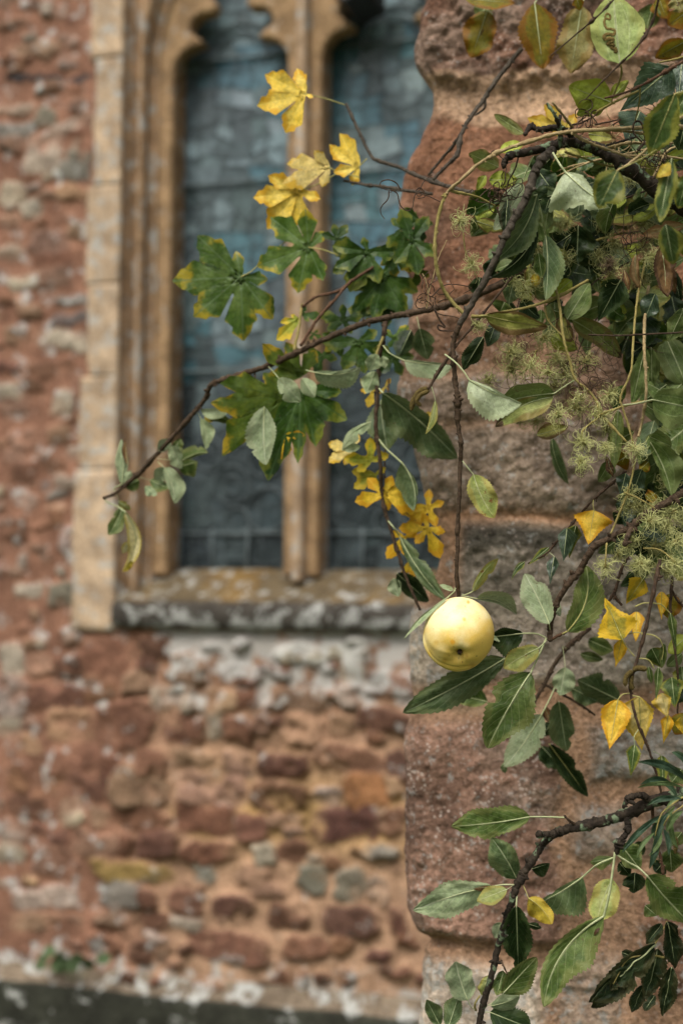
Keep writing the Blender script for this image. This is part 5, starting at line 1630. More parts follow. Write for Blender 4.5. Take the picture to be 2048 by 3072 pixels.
stem(v, 'yl', 'B', [(920, 1150, 1.40), (860, 1000, 1.42), (740, 1010, 1.42)], 5, 4, 1)
stem(v, 'yl', 'B', [(1080, 1370, 1.39), (970, 1460, 1.38), (965, 1530, 1.38)], 6, 5, 1)
stem(v, 'yl', 'B', [(1040, 1380, 1.39), (1230, 1312, 1.38), (1380, 1282, 1.37)], 8, 7, 2)
stem(v, 'yl', 'A', [(250, 1400, 1.39), (262, 1500, 1.39), (290, 1570, 1.39)], 5, 4, 1)
stem(v, 'br', 'B', [(40, 1215, 1.42), (100, 1110, 1.42), (210, 950, 1.42), (330, 810, 1.42), (480, 620, 1.43), (600, 470, 1.44)], 8, 7, 4)
leaf(v, 'cm', 'B', (385, 772), (757, 838), 92, 66, 1.395, bow=.02, fold=.25, pet=[(300, 778, 1.40)], pm='yp', lab='yellow leaf veined dark brown')
leaf(v, 'cg', 'B', (872, 795), (1008, 575), 88, 66, 1.43, fold=.25, pm='pt')
leaf(v, 'ch', 'B', (905, 800), (1200, 1030), 70, 85, 1.45, bow=-.05)
leaf(v, 'cg', 'B', (795, 1240), (470, 1300), 100, 60, 1.41, bow=.03, fold=.15, pet=[(918, 1160, 1.40), (860, 1195, 1.405)])
leaf(v, 'ch', 'B', (790, 1262), (442, 1440), 50, 110, 1.415, bow=.10, fold=.4, lab='leaf dried to a brown curled rim')
leaf(v, 'ch', 'A', (612, 800), (435, 682), 40, 46, 1.41, lab='small half brown pointed leaf')
leaf(v, 'ch', 'A', (462, 1000), (282, 918), 72, 70, 1.405, lab='half brown leaf')
leaf(v, 'cy', 'A', (405, 1078), (578, 1075), 62, 58, 1.405, crump=.06)
leaf(v, 'cy', 'A', (385, 1050), (332, 1140), 34, 30, 1.41)
leaf(v, 'cy', 'A', (470, 905), (612, 865), 30, 52, 1.44)
leaf(v, 'cm', 'A', (330, 1325), (505, 1385), 48, 50, 1.43)
leaf(v, 'cm', 'A', (1000, 800), (1165, 830), 62, 62, 1.43)
leaf(v, 'cm', 'A', (1425, 1240), (1080, 1330), 78, 66, 1.45)
leaf(v, 'cm', 'A', (1400, 1230), (1180, 1200), 60, 60, 1.46)
leaf(v, 'dp', 'A', (1580, 1350), (1320, 1412), 46, 44, 1.44)
leaf(v, 'cm', 'B', (690, 1490), (880, 1440), 50, 60, 1.43)
leaf(v, 'cg', 'B', (760, 120), (740, 260), 60, 50, 1.44)
maple(v, 'my', 'A', (862, 770), [(635, 705), (735, 625), (930, 680), (780, 800)], 1.56)
for i, (x, y, r, key, Y) in enumerate([(235, 205, 112, 'pl', 1.375), (300, 472, 100, 'pl', 1.39), (540, 1095, 135, 'ol', 1.41), (400, 1160, 80, 'ol', 1.415), (735, 910, 105, 'ol', 1.41), (985, 1045, 120, 'ol', 1.42), (870, 1080, 120, 'ol', 1.43),
                                        (620, 625, 95, 'pl', 1.42), (820, 1370, 110, 'pl', 1.385), (930, 1330, 110, 'ol', 1.40), (1080, 1370, 115, 'pl', 1.39), (970, 1535, 120, 'pl', 1.37), (1110, 1450, 90, 'ol', 1.40),
                                        (860, 430, 110, 'ol', 1.44), (1150, 1250, 80, 'ol', 1.41), (345, 830, 70, 'pl', 1.42), (700, 380, 80, 'ol', 1.45), (560, 560, 80, 'pl', 1.44)]):
    seed_head(v, 'B', (x, y), r, Y, key, 40, i)

v = plant('clematis_vine', 'green clematis vine at the right edge with seed heads massed over the bent brown branch', 'vine', 'B', 1345, 950, 1.36, CLG)
stem(v, 'yl', 'B', [(1190, 1300, 1.37), (1200, 1240, 1.37), (1255, 1110, 1.37), (1268, 950, 1.38), (1290, 700, 1.41), (1330, 500, 1.44), (1370, 350, 1.47), (1420, 200, 1.49)], 7, 7, 3)
stem(v, 'tn', 'B', [(1360, 600, 1.47), (1340, 780, 1.42), (1335, 955, 1.37), (1345, 1120, 1.36), (1345, 1270, 1.36), (1320, 1420, 1.37), (1300, 1500, 1.37)], 10, 8, 2)
stem(v, 'yl', 'C', [(1190, 0, 1.37), (1230, 120, 1.37), (1275, 280, 1.37), (1282, 360, 1.37), (1240, 540, 1.37), (1170, 720, 1.38), (1135, 800, 1.38)], 6, 6, 3)
stem(v, 'yl', 'C', [(1215, 555, 1.37), (1300, 590, 1.37), (1400, 650, 1.37)], 5, 4, 1)
stem(v, 'yl', 'C', [(1330, 890, 1.38), (1430, 900, 1.37), (1520, 970, 1.36)], 5, 4, 1)
stem(v, 'yl', 'C', [(1110, 860, 1.38), (1105, 930, 1.37), (1100, 1000, 1.37)], 5, 4, 1)
leaf(v, 'cg', 'B', (1385, 1278), (1640, 1330), 172, 118, 1.35, fold=.12, roll=.1, pet=[(1200, 1310, 1.375), (1290, 1300, 1.365)], pr=5)
leaf(v, 'cg', 'B', (1470, 915), (1590, 1190), 130, 120, 1.46, fold=.1)
leaf(v, 'cg', 'C', (1372, 255), (1500, 580), 40, 130, 1.385, bow=-.05, fold=.2, roll=.2)
leaf(v, 'cg', 'B', (1340, 960), (1262, 1310), 40, 60, 1.39, kind='a')
leaf(v, 'cl', 'C', (1180, 60), (1150, 420), 50, 50, 1.44)
leaf(v, 'cg', 'C', (1130, 370), (1060, 490), 40, 70, 1.45)
leaf(v, 'cg', 'B', (1370, 1500), (1500, 1560), 60, 70, 1.40)
leaf(v, 'bd', 'B', (1400, 640), (1340, 790), 60, 50, 1.42, kind='a')
leaf(v, 'cg', 'B', (1560, 760), (1480, 930), 60, 60, 1.36)
leaf(v, 'bd', 'C', (1320, 415), (1265, 560), 52, 50, 1.40, kind='a')
leaf(v, 'db', 'C', (1110, 340), (1150, 460), 25, 16, 1.40, crump=.15)
for i, (x, y, r, key, Y) in enumerate([(1272, 292, 118, 'pl', 1.365), (958, 378, 108, 'pl', 1.365), (1105, 285, 80, 'pl', 1.39), (1105, 1005, 112, 'pl', 1.375), (1372, 725, 118, 'pl', 1.37), (1310, 985, 105, 'pl', 1.375), (1515, 985, 115, 'pl', 1.36), (1530, 850, 105, 'pl', 1.37),
                                        (1440, 640, 100, 'pl', 1.39), (1235, 880, 85, 'pl', 1.38), (1470, 760, 95, 'pl', 1.385), (1400, 880, 90, 'ol', 1.40), (1560, 720, 90, 'pl', 1.39), (1300, 640, 80, 'ol', 1.40), (1420, 1010, 80, 'ol', 1.39),
                                        (1180, 930, 70, 'ol', 1.39)]):
    seed_head(v, 'C', (x, y), r, Y, key, 42, 100 + i)

v = plant('clematis_vine', 'shadowed tangle of clematis with olive seed heads and dry leaves in the upper right corner', 'vine', 'A', 1400, 1400, 1.46, CLG)
stem(v, 'yl', 'A', [(1050, 1440, 1.47), (1200, 1400, 1.47), (1400, 1380, 1.46), (1600, 1340, 1.46)], 7, 7, 3)
stem(v, 'td', 'A', [(1100, 1230, 1.46), (1250, 1180, 1.45), (1420, 1120, 1.45), (1600, 1100, 1.45)], 6, 6, 3)
stem(v, 'tn', 'A', [(1600, 860, 1.42), (1480, 900, 1.42), (1420, 1000, 1.42), (1340, 1180, 1.43)], 7, 6, 2)
for i, (x, y, r, key, Y) in enumerate([(1150, 1450, 110, 'ol', 1.45), (1080, 1330, 90, 'ol', 1.47), (1330, 1470, 100, 'ol', 1.45), (1390, 1545, 100, 'pl', 1.42), (1250, 1080, 90, 'pl', 1.46), (1450, 1240, 80, 'ol', 1.47), (1220, 1360, 110, 'ol', 1.46),
                                        (1500, 1440, 90, 'ol', 1.46), (1060, 1540, 90, 'ol', 1.46), (1470, 1050, 80, 'ol', 1.45)]):
    seed_head(v, 'A', (x, y), r, Y, key, 44, 200 + i)
seed_head(v, 'B', (1120, 470), 70, 1.41, 'br', 60, 301)
leaf(v, 'db', 'B', (1440, 360), (1475, 660), 60, 62, 1.41, crump=.08, fold=.6)
leaf(v, 'db', 'B', (1480, 470), (1520, 640), 30, 30, 1.42, crump=.1)
leaf(v, 'dp', 'B', (1285, 405), (1312, 612), 30, 22, 1.41, bow=.08)
leaf(v, 'db', 'B', (1215, 500), (1245, 620), 20, 20, 1.42)
leaf(v, 'ao', 'B', (680, 520), (690, 600), 30, 24, 1.43)
leaf(v, 'cy', 'B', (900, 560), (780, 660), 50, 50, 1.46)
for i, (bx, by, tx, ty, w, mk) in enumerate([(1195, 555, 1055, 812, 100, 'bd'), (1345, 768, 1345, 980, 112, 'bd'), (1260, 850, 1195, 1000, 70, 'ad'), (940, 230, 930, 460, 100, 'ad'), (1010, 300, 1010, 480, 80, 'ad'), (880, 380, 900, 560, 80, 'cg'),
                                              (1330, 600, 1290, 760, 80, 'ad'), (1500, 660, 1540, 840, 80, 'ad'), (1560, 900, 1480, 1020, 90, 'ad'), (1480, 1440, 1560, 1560, 60, 'ad'), (560, 300, 520, 480, 60, 'cg'), (640, 460, 600, 640, 70, 'cg'),
                                              (450, 420, 400, 560, 50, 'ad'), (350, 540, 330, 660, 50, 'ad'), (1150, 160, 1080, 300, 70, 'ad'), (1400, 520, 1420, 680, 60, 'ad'), (990, 420, 1020, 560, 60, 'ad')]):
    if mk == 'bd':
        mk = 'ad'
    leaf(v, mk, 'B', (bx, by), (tx, ty), w, w * .95, 1.49 + .03 * (i % 3) if i > 1 else 1.43, kind='b' if i < 2 else None)

v = plant('clematis_vine', 'dense mass of shaded clematis foliage against the stones behind the seed heads', 'vine', 'B', 1300, 300, 1.56, CLG)
for pts in ([(1640, 250, 1.58), (1300, 330, 1.57), (900, 420, 1.57), (560, 560, 1.58)], [(1640, -150, 1.56), (1250, -60, 1.55), (850, 20, 1.55), (450, 60, 1.57)], [(1640, 700, 1.57), (1350, 640, 1.56), (1150, 540, 1.55), (1000, 400, 1.56)], [(1640, 1150, 1.57), (1450, 1000, 1.57), (1350, 640, 1.56)]):
    stem(v, 'td', 'B', pts, 7, 4, 4)
rq = random.Random(21)


def fill(v, n, x0, x1, y0, y1, ok, mks, dlo, dhi, lo, hi):
    c = 0
    while c < n:
        x, y = rq.uniform(x0, x1), rq.uniform(y0, y1)
        if not ok(x, y):
            continue
        a = rq.uniform(.1, 3.0)
        ln_ = rq.uniform(lo, hi)
        w_ = ln_ * rq.uniform(.26, .42)
        mk = rq.choice(mks)
        leaf(v, mk, 'B', (x, y), (x + math.cos(a) * ln_, y + math.sin(a) * ln_), w_, w_ * rq.uniform(.5, 1), rq.uniform(dlo, dhi), bow=rq.uniform(-.10, .10), crump=rq.choice((0, 0, .05)))
        c += 1


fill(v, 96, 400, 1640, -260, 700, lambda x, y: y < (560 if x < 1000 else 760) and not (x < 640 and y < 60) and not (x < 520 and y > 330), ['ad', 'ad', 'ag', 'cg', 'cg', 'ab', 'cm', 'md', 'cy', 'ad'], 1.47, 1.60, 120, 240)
for i in range(12):
    seed_head(v, 'B', (rq.uniform(650, 1500), rq.uniform(60, 560)), rq.uniform(80, 120), rq.uniform(1.42, 1.46), rq.choice(('ol', 'pl')), 38, 400 + i)
v = plant('clematis_vine', 'loose clematis sprays with olive fluff hanging below the mottled yellow leaf', 'vine', 'B', 900, 500, 1.48, CLG)
for pts in ([(1250, 450, 1.48), (1050, 560, 1.48), (860, 760, 1.48), (640, 900, 1.48)], [(1250, 640, 1.47), (1060, 780, 1.47), (950, 960, 1.46), (900, 1180, 1.46)], [(700, 380, 1.49), (600, 640, 1.49), (520, 900, 1.49)]):
    stem(v, 'td', 'B', pts, 5, 3, 4)
fill(v, 34, 470, 1180, 330, 900, lambda x, y: True, ['ad', 'ag', 'cg', 'cy', 'cm', 'ab', 'ad'], 1.46, 1.58, 100, 190)
for i in range(13):
    seed_head(v, 'B', (rq.uniform(480, 1180), rq.uniform(880, 1420)), rq.uniform(85, 125), rq.uniform(1.40, 1.46), rq.choice(('ol', 'ol', 'pl')), 36, 480 + i)
for i in range(6):
    tangle(v, 'B', (rq.uniform(560, 1150), rq.uniform(850, 1350)), 200, 1.42, 6, 'td' if i % 2 else 'yl', 90 + i, 2.0)
v = plant('clematis_vine', 'column of dark crowded clematis leaves down the right edge above the bent brown branch', 'vine', 'B', 1500, 900, 1.54, CLG)
for pts in ([(1640, 600, 1.55), (1480, 760, 1.54), (1420, 1000, 1.54), (1450, 1300, 1.54), (1400, 1700, 1.54)], [(1640, 1000, 1.53), (1540, 1250, 1.53), (1500, 1600, 1.53)]):
    stem(v, 'td', 'B', pts, 7, 4, 4)
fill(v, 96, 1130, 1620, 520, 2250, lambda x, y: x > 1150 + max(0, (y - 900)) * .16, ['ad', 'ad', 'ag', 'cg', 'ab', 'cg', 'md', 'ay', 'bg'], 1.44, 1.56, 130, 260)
for i in range(8):
    seed_head(v, 'C', (rq.uniform(1180, 1560), rq.uniform(480, 1040)), rq.uniform(85, 120), rq.uniform(1.37, 1.42), rq.choice(('ol', 'pl')), 38, 440 + i)

v = plant('clematis_vine', 'jumble of old clematis stems and green leaves on top of the dark thick branch', 'vine', 'A', 1568, 900, 1.45, CLG)
for pts in ([(1640, 820, 1.46), (1400, 880, 1.46), (1150, 940, 1.46), (850, 1010, 1.47), (620, 1120, 1.48)], [(1640, 960, 1.44), (1350, 930, 1.45), (1050, 960, 1.46), (800, 1060, 1.47)], [(1640, 700, 1.44), (1350, 730, 1.44), (1080, 790, 1.45)]):
    stem(v, 'tn', 'A', pts, 7, 4, 6, .3, wob=.2)
ORG['Z'] = ORG['B']
ORG['B'] = ORG['A']
fill(v, 50, 760, 1600, 660, 1240, lambda x, y: y > 900 - (x - 760) * .3, ['ad', 'ag', 'cg', 'cg', 'cm', 'cy', 'bd', 'ad', 'ab'], 1.43, 1.53, 110, 220)
ORG['B'] = ORG['Z']
tangle(v, 'A', (1450, 830), 220, 1.43, 14, 'td', 71, 3.2)
tangle(v, 'A', (1200, 900), 220, 1.44, 12, 'tn', 72, 3.2)

# ------------------------------------------------------------------ upper right: lime leaf and neighbours
t = plant('poplar_shoot', 'shoot with a big lime leaf scribbled by a brown leaf mine at the top right', 'shoot', 'A', 1200, 600, 1.34)
stem(t, 'yl', 'A', [(1160, 620, 1.34), (1140, 600, 1.34), (1180, 500, 1.33), (1200, 440, 1.32), (1195, 385, 1.31)], 6, 6, 1)
stem(t, 'yl', 'A', [(1050, 672, 1.36), (1130, 625, 1.345), (1210, 585, 1.34), (1300, 545, 1.34)], 8, 7, 2)
lf = leaf(t, 'cl', 'A', (1190, 378), (1150, -40), 196, 186, 1.31, bow=-.01, fold=.06, roll=.04, dY=0., wave=.04, curl=.05, lab='big lime leaf with a dark leaf mine')
mb = MB()
tr = spline(np.array([[1098, 100], [1112, 78], [1130, 88], [1128, 112], [1105, 108], [1096, 130], [1108, 165], [1140, 172], [1160, 182], [1150, 205], [1120, 200], [1096, 212], [1100, 232], [1128, 226], [1150, 236], [1128, 246], [1118, 262], [1150, 262], [1138, 280], [1160, 290], [1166, 312]]), 5)
pp = np.array([P('A', *q) for q in tr])
mine_bvh_y = np.full(len(pp), 1.31)
from mathutils.bvhtree import BVHTree
me_ = lf.data
bvh = BVHTree.FromPolygons([vv.co for vv in me_.vertices], [tuple(p.vertices) for p in me_.polygons])
q3 = []
for p in pp:
    dr = Vector(at(p[0], p[1], 1.0) - CAM).normalized()
    h = bvh.ray_cast(Vector(CAM), dr)
    q3.append(np.array(h[0]) - np.array(dr) * .0003 if h[0] is not None else at(p[0], p[1], 1.31))
rr = np.linspace(2.0, 6.0, len(q3)) * (1 + .5 * np.sin(np.arange(len(q3)) * 1.7) ** 2) * 1.31 / F
q3 = np.array(q3)
tv, tf = tube_arrays(q3, rr, 6)
tv2 = tv.copy()
nq = len(q3)
for i in range(nq):                     # flattened on to the blade
    tv2[i * 6:(i + 1) * 6, 1] = q3[i, 1] + (tv[i * 6:(i + 1) * 6, 1] - q3[i, 1]) * .08
mb.add(tv2, tf)
mmine = bark_mat('leaf_mine', (.13, .085, .025), (.22, .16, .05), (.06, .035, .012), .6, 300)
mb.build('leaf_mine', mmine, lf)
leaf(t, 'cy', 'A', (1135, 610), (882, 515), 118, 122, 1.37, fold=.15, lab='lobed yellow green leaf with thin brown trails')
leaf(t, 'cy', 'A', (1110, 600), (930, 690), 60, 60, 1.375)
leaf(t, 'cy', 'A', (1140, 590), (1242, 480), 30, 52, 1.38)

t = plant('birch_shoot', 'leafy birch shoot with broad dark blue green toothed leaves at the top right edge', 'shoot', 'A', 1568, 365, 1.33, BIG)
stem(t, 'rd', 'A', [(1700, 300, 1.33), (1568, 366, 1.33), (1440, 440, 1.33), (1310, 515, 1.33), (1200, 560, 1.33), (1100, 586, 1.33)], 10, 6, 6, .5)
stem(t, 'yl', 'A', [(1310, 515, 1.33), (1308, 600, 1.34), (1290, 690, 1.36), (1270, 760, 1.38)], 5, 4, 0)
stem(t, 'yl', 'A', [(1430, 370, 1.33), (1510, 355, 1.32), (1600, 330, 1.31)], 6, 7, 0)
leaf(t, 'bd', 'A', (1500, 405), (1190, 665), 120, 138, 1.35, fold=.15, roll=.1, wave=.08, curl=.1)
leaf(t, 'bd', 'A', (1310, 665), (1225, 860), 120, 110, 1.41, fold=.1)
leaf(t, 'bd', 'A', (1560, 380), (1540, 610), 60, 60, 1.34)
leaf(t, 'bg', 'A', (1520, 560), (1368, 935), 92, 88, 1.24, kind='a', fold=.2, roll=.1, pet=[(1600, 540, 1.24)], pm='yp')
leaf(t, 'bg', 'A', (1500, 950), (1428, 1335), 56, 56, 1.23, kind='a', fold=.25, lab='blue green leaf with a yellow blotch, close to us')
leaf(t, 'ao', 'A', (1490, 975), (1410, 1060), 22, 40, 1.228)
leaf(t, 'bg', 'A', (1465, 1345), (1510, 1585), 62, 80, 1.25, kind='a', fold=.3)
leaf(t, 'bg', 'A', (1600, 560), (1500, 700), 60, 60, 1.26, kind='a')
leaf(t, 'bg', 'A', (1600, 1040), (1540, 1250), 60, 60, 1.30, kind='a')
leaf(t, 'ad', 'A', (1590, 700), (1540, 900), 60, 60, 1.40, kind='a')

t = plant('hanging_shoot', 'blurred ochre and olive leaves hanging against the red block at the top edge', 'shoot', 'A', 700, -40, 1.62)
stem(t, 'br', 'A', [(200, -30, 1.62), (500, -45, 1.62), (760, -40, 1.62), (1000, -50, 1.62), (1300, -40, 1.58)], 8, 10, 4)
leaf(t, 'ob', 'A', (395, 60), (298, 345), 92, 92, 1.62, fold=.15, pet=[(420, -40, 1.62)])
leaf(t, 'ag', 'A', (390, 20), (350, 110), 60, 60, 1.625)
leaf(t, 'ob', 'A', (260, -10), (560, 15), 45, 50, 1.60)
leaf(t, 'ob', 'A', (678, 15), (728, 412), 104, 104, 1.60, fold=.12, pet=[(715, -35, 1.62)], lab='broad ochre leaf, the middle one of the row')
leaf(t, 'ol', 'A', (960, 30), (895, 440), 105, 100, 1.57, fold=.12, pet=[(985, -40, 1.6)])
leaf(t, 'ol', 'A', (1010, 120), (930, 420), 70, 60, 1.58)
leaf(t, 'ob', 'A', (930, -20), (950, 60), 30, 30, 1.56)
leaf(t, 'ag', 'A', (1390, 20), (1350, 170), 66, 60, 1.58)
leaf(t, 'ob', 'A', (1590, 70), (1478, 150), 60, 60, 1.56)
leaf(t, 'ob', 'A', (1590, 240), (1400, 345), 52, 58, 1.54)
leaf(t, 'ob', 'A', (1420, -20), (1470, 110), 60, 50, 1.58)
leaf(t, 'ol', 'A', (1520, -20), (1560, 70), 60, 50, 1.45)

for lab_, pts, r in (('fine dark birch twig slanting up past the lime leaf to the top edge', [(1165, -20, 1.29), (1060, 90, 1.29), (930, 200, 1.30), (775, 332, 1.30)], (5, 3.4)),
                     ('long dark birch twig with small buds crossing the foot of the lime leaf', [(1425, -20, 1.27), (1380, 140, 1.28), (1280, 290, 1.28), (1180, 390, 1.29), (1080, 490, 1.29), (980, 598, 1.30)], (7.5, 3.5))):
    t = plant('birch_twig', lab_, 'twig', 'A', pts[0][0], pts[0][1], pts[0][2])
    stem(t, 'td', 'A', pts, r[0], r[1], 6, .7, name='stem')

t = plant('dead_twig', 'bare grey forked twig leaning across the pale mortar at the upper centre', 'twig', 'A', 600, 290, 1.62)
stem(t, 'gy', 'A', [(598, 292, 1.62), (500, 410, 1.61), (420, 520, 1.60), (375, 590, 1.60), (295, 700, 1.58), (240, 800, 1.57), (215, 920, 1.56), (150, 990, 1.56), (70, 1075, 1.56)], 15, 10, 7, .3)
stem(t, 'gy', 'A', [(380, 590, 1.60), (378, 645, 1.60), (320, 690, 1.61)], 9, 5, 1)
stem(t, 'gy', 'A', [(240, 790, 1.57), (190, 870, 1.58), (130, 940, 1.59), (40, 1050, 1.60)], 9, 8, 3)

# tendrils and dark dry tangles
v = plant('clematis_tendril', 'dark curling dry tendrils strung out left of the vine in front of the glass', 'tendril', 'F', 1180, 850, 1.42)
for pts in ([(940, 772), (915, 735), (870, 716), (828, 728), (820, 752), (850, 775), (888, 782), (880, 796)], [(872, 785), (866, 832), (826, 880), (824, 920), (846, 952)],
            [(880, 775), (922, 800), (938, 865), (975, 900), (1012, 888), (1026, 815), (1060, 772), (1075, 738), (1100, 710), (1132, 688)], [(1060, 800), (1110, 815), (1180, 850)], [(1035, 780), (1060, 765), (1085, 795), (1050, 815), (1030, 790)],
            [(1040, 800), (1075, 790), (1085, 820), (1045, 830)]):
    tendril(v, 'F', pts, 1.42, 4.2)
tangle(v, 'B', (45, 645), 90, 1.41, 7, 'td', 3)
tangle(v, 'B', (60, 700), 80, 1.41, 4, 'td', 5)
tendril(v, 'B', [(40, 640), (70, 540), (100, 430), (150, 320)], 1.41, 5, 'tn')
tendril(v, 'B', [(30, 730), (40, 660), (25, 560), (5, 520)], 1.41, 5, 'tn')
tendril(v, 'B', [(60, 660), (140, 590), (240, 590), (300, 610), (250, 640)], 1.41, 4)
tendril(v, 'B', [(50, 700), (100, 760), (200, 780), (240, 800)], 1.41, 4)
tendril(v, 'B', [(80, 740), (110, 800), (140, 840), (100, 830), (110, 860), (200, 865)], 1.405, 8)
v = plant('clematis_tendril', 'knot of brown dry tendrils round the twig under the half brown leaves', 'tendril', 'A', 430, 1170, 1.40)
tangle(v, 'A', (420, 1160), 130, 1.40, 9, 'td', 8, 4)
tangle(v, 'A', (520, 1180), 110, 1.40, 5, 'td', 9, 3.5)
tendril(v, 'A', [(580, 940), (560, 1010), (520, 1090), (500, 1180)], 1.39, 6)
tendril(v, 'A', [(330, 1200), (380, 1150), (420, 1120)], 1.40, 5)
tendril(v, 'A', [(450, 1240), (470, 1300), (480, 1330)], 1.39, 6)
leaf(v, 'sh', 'A', (515, 1200), (500, 1400), 40, 36, 1.385, crump=.1, fold=.8)
v = plant('clematis_tendril', 'wiry brown and black tendrils curled on top of the pale vine', 'tendril', 'A', 1040, 700, 1.38)
tangle(v, 'A', (1000, 720), 120, 1.37, 6, 'td', 12, 4)
tendril(v, 'A', [(905, 745), (960, 735), (1040, 690), (1060, 665), (1030, 660), (1020, 690), (1060, 745)], 1.37, 6)
tendril(v, 'A', [(1040, 745), (1120, 730), (1195, 715), (1140, 750)], 1.37, 6)
tendril(v, 'A', [(1300, 900), (1340, 840), (1320, 740), (1280, 730), (1270, 790), (1320, 850)], 1.36, 8)
tangle(v, 'A', (1400, 980), 150, 1.38, 14, 'td', 14, 3)
tangle(v, 'A', (1250, 1480), 150, 1.43, 8, 'td', 15, 3)
tangle(v, 'B', (900, 1080), 200, 1.41, 10, 'td', 16, 2.2)
tangle(v, 'B', (960, 1280), 180, 1.40, 8, 'td', 17, 2.2)

t = plant('birch_twig', 'thin black horizontal twig end at the right above the large clematis leaf', 'twig', 'B', 1568, 870, 1.33)
stem(t, 'td', 'B', [(1700, 868, 1.33), (1568, 874, 1.33), (1350, 884, 1.34), (1200, 892, 1.34), (1000, 888, 1.35)], 6, 4, 5, .5)
t = plant('birch_twig', 'thin twig with two yellowish catkins and a shred of leaf beside the hanging twig', 'twig', 'B', 210, 950, 1.43)
stem(t, 'br', 'B', [(200, 965, 1.425), (140, 1060, 1.43), (70, 1170, 1.43), (40, 1215, 1.43)], 7, 5, 3)
catkin(t, 'G', [(1115, 530), (1060, 545), (1020, 600), (1005, 665)], 1.43, 17)
catkin(t, 'G', [(1115, 545), (1060, 570), (1040, 610), (1068, 636)], 1.425, 14)
leaf(t, 'ay', 'G', (1150, 600), (1090, 805), 14, 26, 1.425, bow=-.06, pet=[(1125, 510, 1.43), (1140, 560, 1.427)])

# ------------------------------------------------------------------ birch shoots on the right
t = plant('birch_shoot', 'drooping birch shoot with bright yellow toothed leaves and brown catkins at the right', 'shoot', 'D', 1395, 0, 1.36, BIG)
stem(t, 'td', 'D', [(1430, -160, 1.37), (1398, 0, 1.36), (1340, 270, 1.36), (1290, 450, 1.36), (1255, 570, 1.36), (1256, 650, 1.36), (1290, 800, 1.355), (1340, 920, 1.355), (1370, 1000, 1.355), (1402, 1100, 1.355), (1438, 1238, 1.355)], 11, 7, 12, .4)
catkin(t, 'D', [(1268, 502), (1300, 490), (1355, 496)], 1.355, 17)
catkin(t, 'D', [(1265, 505), (1230, 540), (1220, 600)], 1.355, 16)
catkin(t, 'D', [(1262, 530), (1256, 580), (1266, 622)], 1.357, 15)
leaf(t, 'bm', 'D', (1205, 318), (1098, 66), 108, 112, 1.36, fold=.2, roll=.1, pet=[(1278, 420, 1.36), (1235, 370, 1.36)], pm='yp', lab='yellow leaf with a green heart')
leaf(t, 'by', 'D', (1200, 315), (1162, 486), 40, 48, 1.37)
leaf(t, 'by', 'D', (1290, 150), (1285, 335), 52, 52, 1.38)
leaf(t, 'bm', 'C', (1330, 1072), (1225, 1225), 70, 66, 1.38)
leaf(t, 'by', 'D', (1178, 678), (1126, 982), 98, 104, 1.35, fold=.12, roll=.1, pet=[(1250, 640, 1.36), (1205, 648, 1.355)])
leaf(t, 'bp', 'D', (1305, 662), (1322, 985), 150, 80, 1.365, fold=.12, pet=[(1262, 655, 1.36)], lab='bleached yellow leaf with a torn pale edge')
leaf(t, 'bp', 'D', (1440, 640), (1475, 790), 70, 50, 1.37)
leaf(t, 'by', 'D', (1480, 770), (1450, 945), 36, 42, 1.375)
leaf(t, 'bg', 'D', (1278, 950), (1254, 1142), 46, 48, 1.35, pet=[(1300, 860, 1.355), (1275, 900, 1.35)])
leaf(t, 'bg', 'D', (1440, 1015), (1450, 1205), 48, 48, 1.37, pet=[(1390, 990, 1.355)])
stem(t, 'yp', 'D', [(1320, 285, 1.36), (1380, 290, 1.36), (1430, 320, 1.36), (1450, 380, 1.365), (1440, 440, 1.37)], 4, 3, 0)
stem(t, 'yp', 'D', [(1290, 430, 1.36), (1360, 440, 1.36), (1395, 490, 1.36)], 4, 3, 0)
stem(t, 'yp', 'D', [(1240, 285, 1.365), (1280, 275, 1.36), (1335, 280, 1.36)], 4, 3, 0)
stem(t, 'yp', 'D', [(1280, 120, 1.37), (1330, 100, 1.37), (1385, 98, 1.36)], 4, 3, 0)
stem(t, 'yp', 'D', [(1385, 98, 1.36), (1440, 110, 1.365), (1490, 160, 1.37)], 4, 3, 0)
leaf(t, 'ag', 'D', (1420, 485), (1405, 690), 22, 34, 1.355, kind='b')
leaf(t, 'ag', 'D', (1492, 160), (1530, 390), 30, 28, 1.37, kind='b')
leaf(t, 'ag', 'D', (1360, 480), (1380, 580), 18, 18, 1.365)
leaf(t, 'bg', 'D', (1380, 370), (1440, 490), 66, 66, 1.40)
leaf(t, 'ag', 'D', (1455, 340), (1440, 490), 20, 22, 1.37)
t = plant('birch_shoot', 'second birch shoot at the right edge with green and ochre leaves behind the yellow ones', 'shoot', 'D', 1500, 0, 1.40, BIG)
stem(t, 'td', 'D', [(1505, -60, 1.42), (1490, 200, 1.41), (1520, 380, 1.40), (1540, 560, 1.40), (1535, 760, 1.40)], 8, 6, 6, .4)
stem(t, 'td', 'D', [(1500, 20, 1.41), (1540, 90, 1.41), (1600, 140, 1.41)], 8, 7, 2)
leaf(t, 'by', 'D', (1440, 30), (1440, 200), 36, 44, 1.43)
leaf(t, 'ob', 'D', (1500, 40), (1480, 190), 60, 70, 1.44)
leaf(t, 'bg', 'D', (1500, 545), (1520, 730), 76, 76, 1.40)
leaf(t, 'cy', 'D', (1590, 300), (1480, 400), 60, 60, 1.42)
leaf(t, 'ob', 'D', (1580, 760), (1520, 890), 60, 60, 1.44)
leaf(t, 'bm', 'D', (1560, 780), (1580, 900), 50, 40, 1.42)
leaf(t, 'bg', 'D', (1560, 480), (1570, 620), 60, 50, 1.43)
leaf(t, 'ad', 'D', (1570, 560), (1530, 700), 60, 60, 1.46)
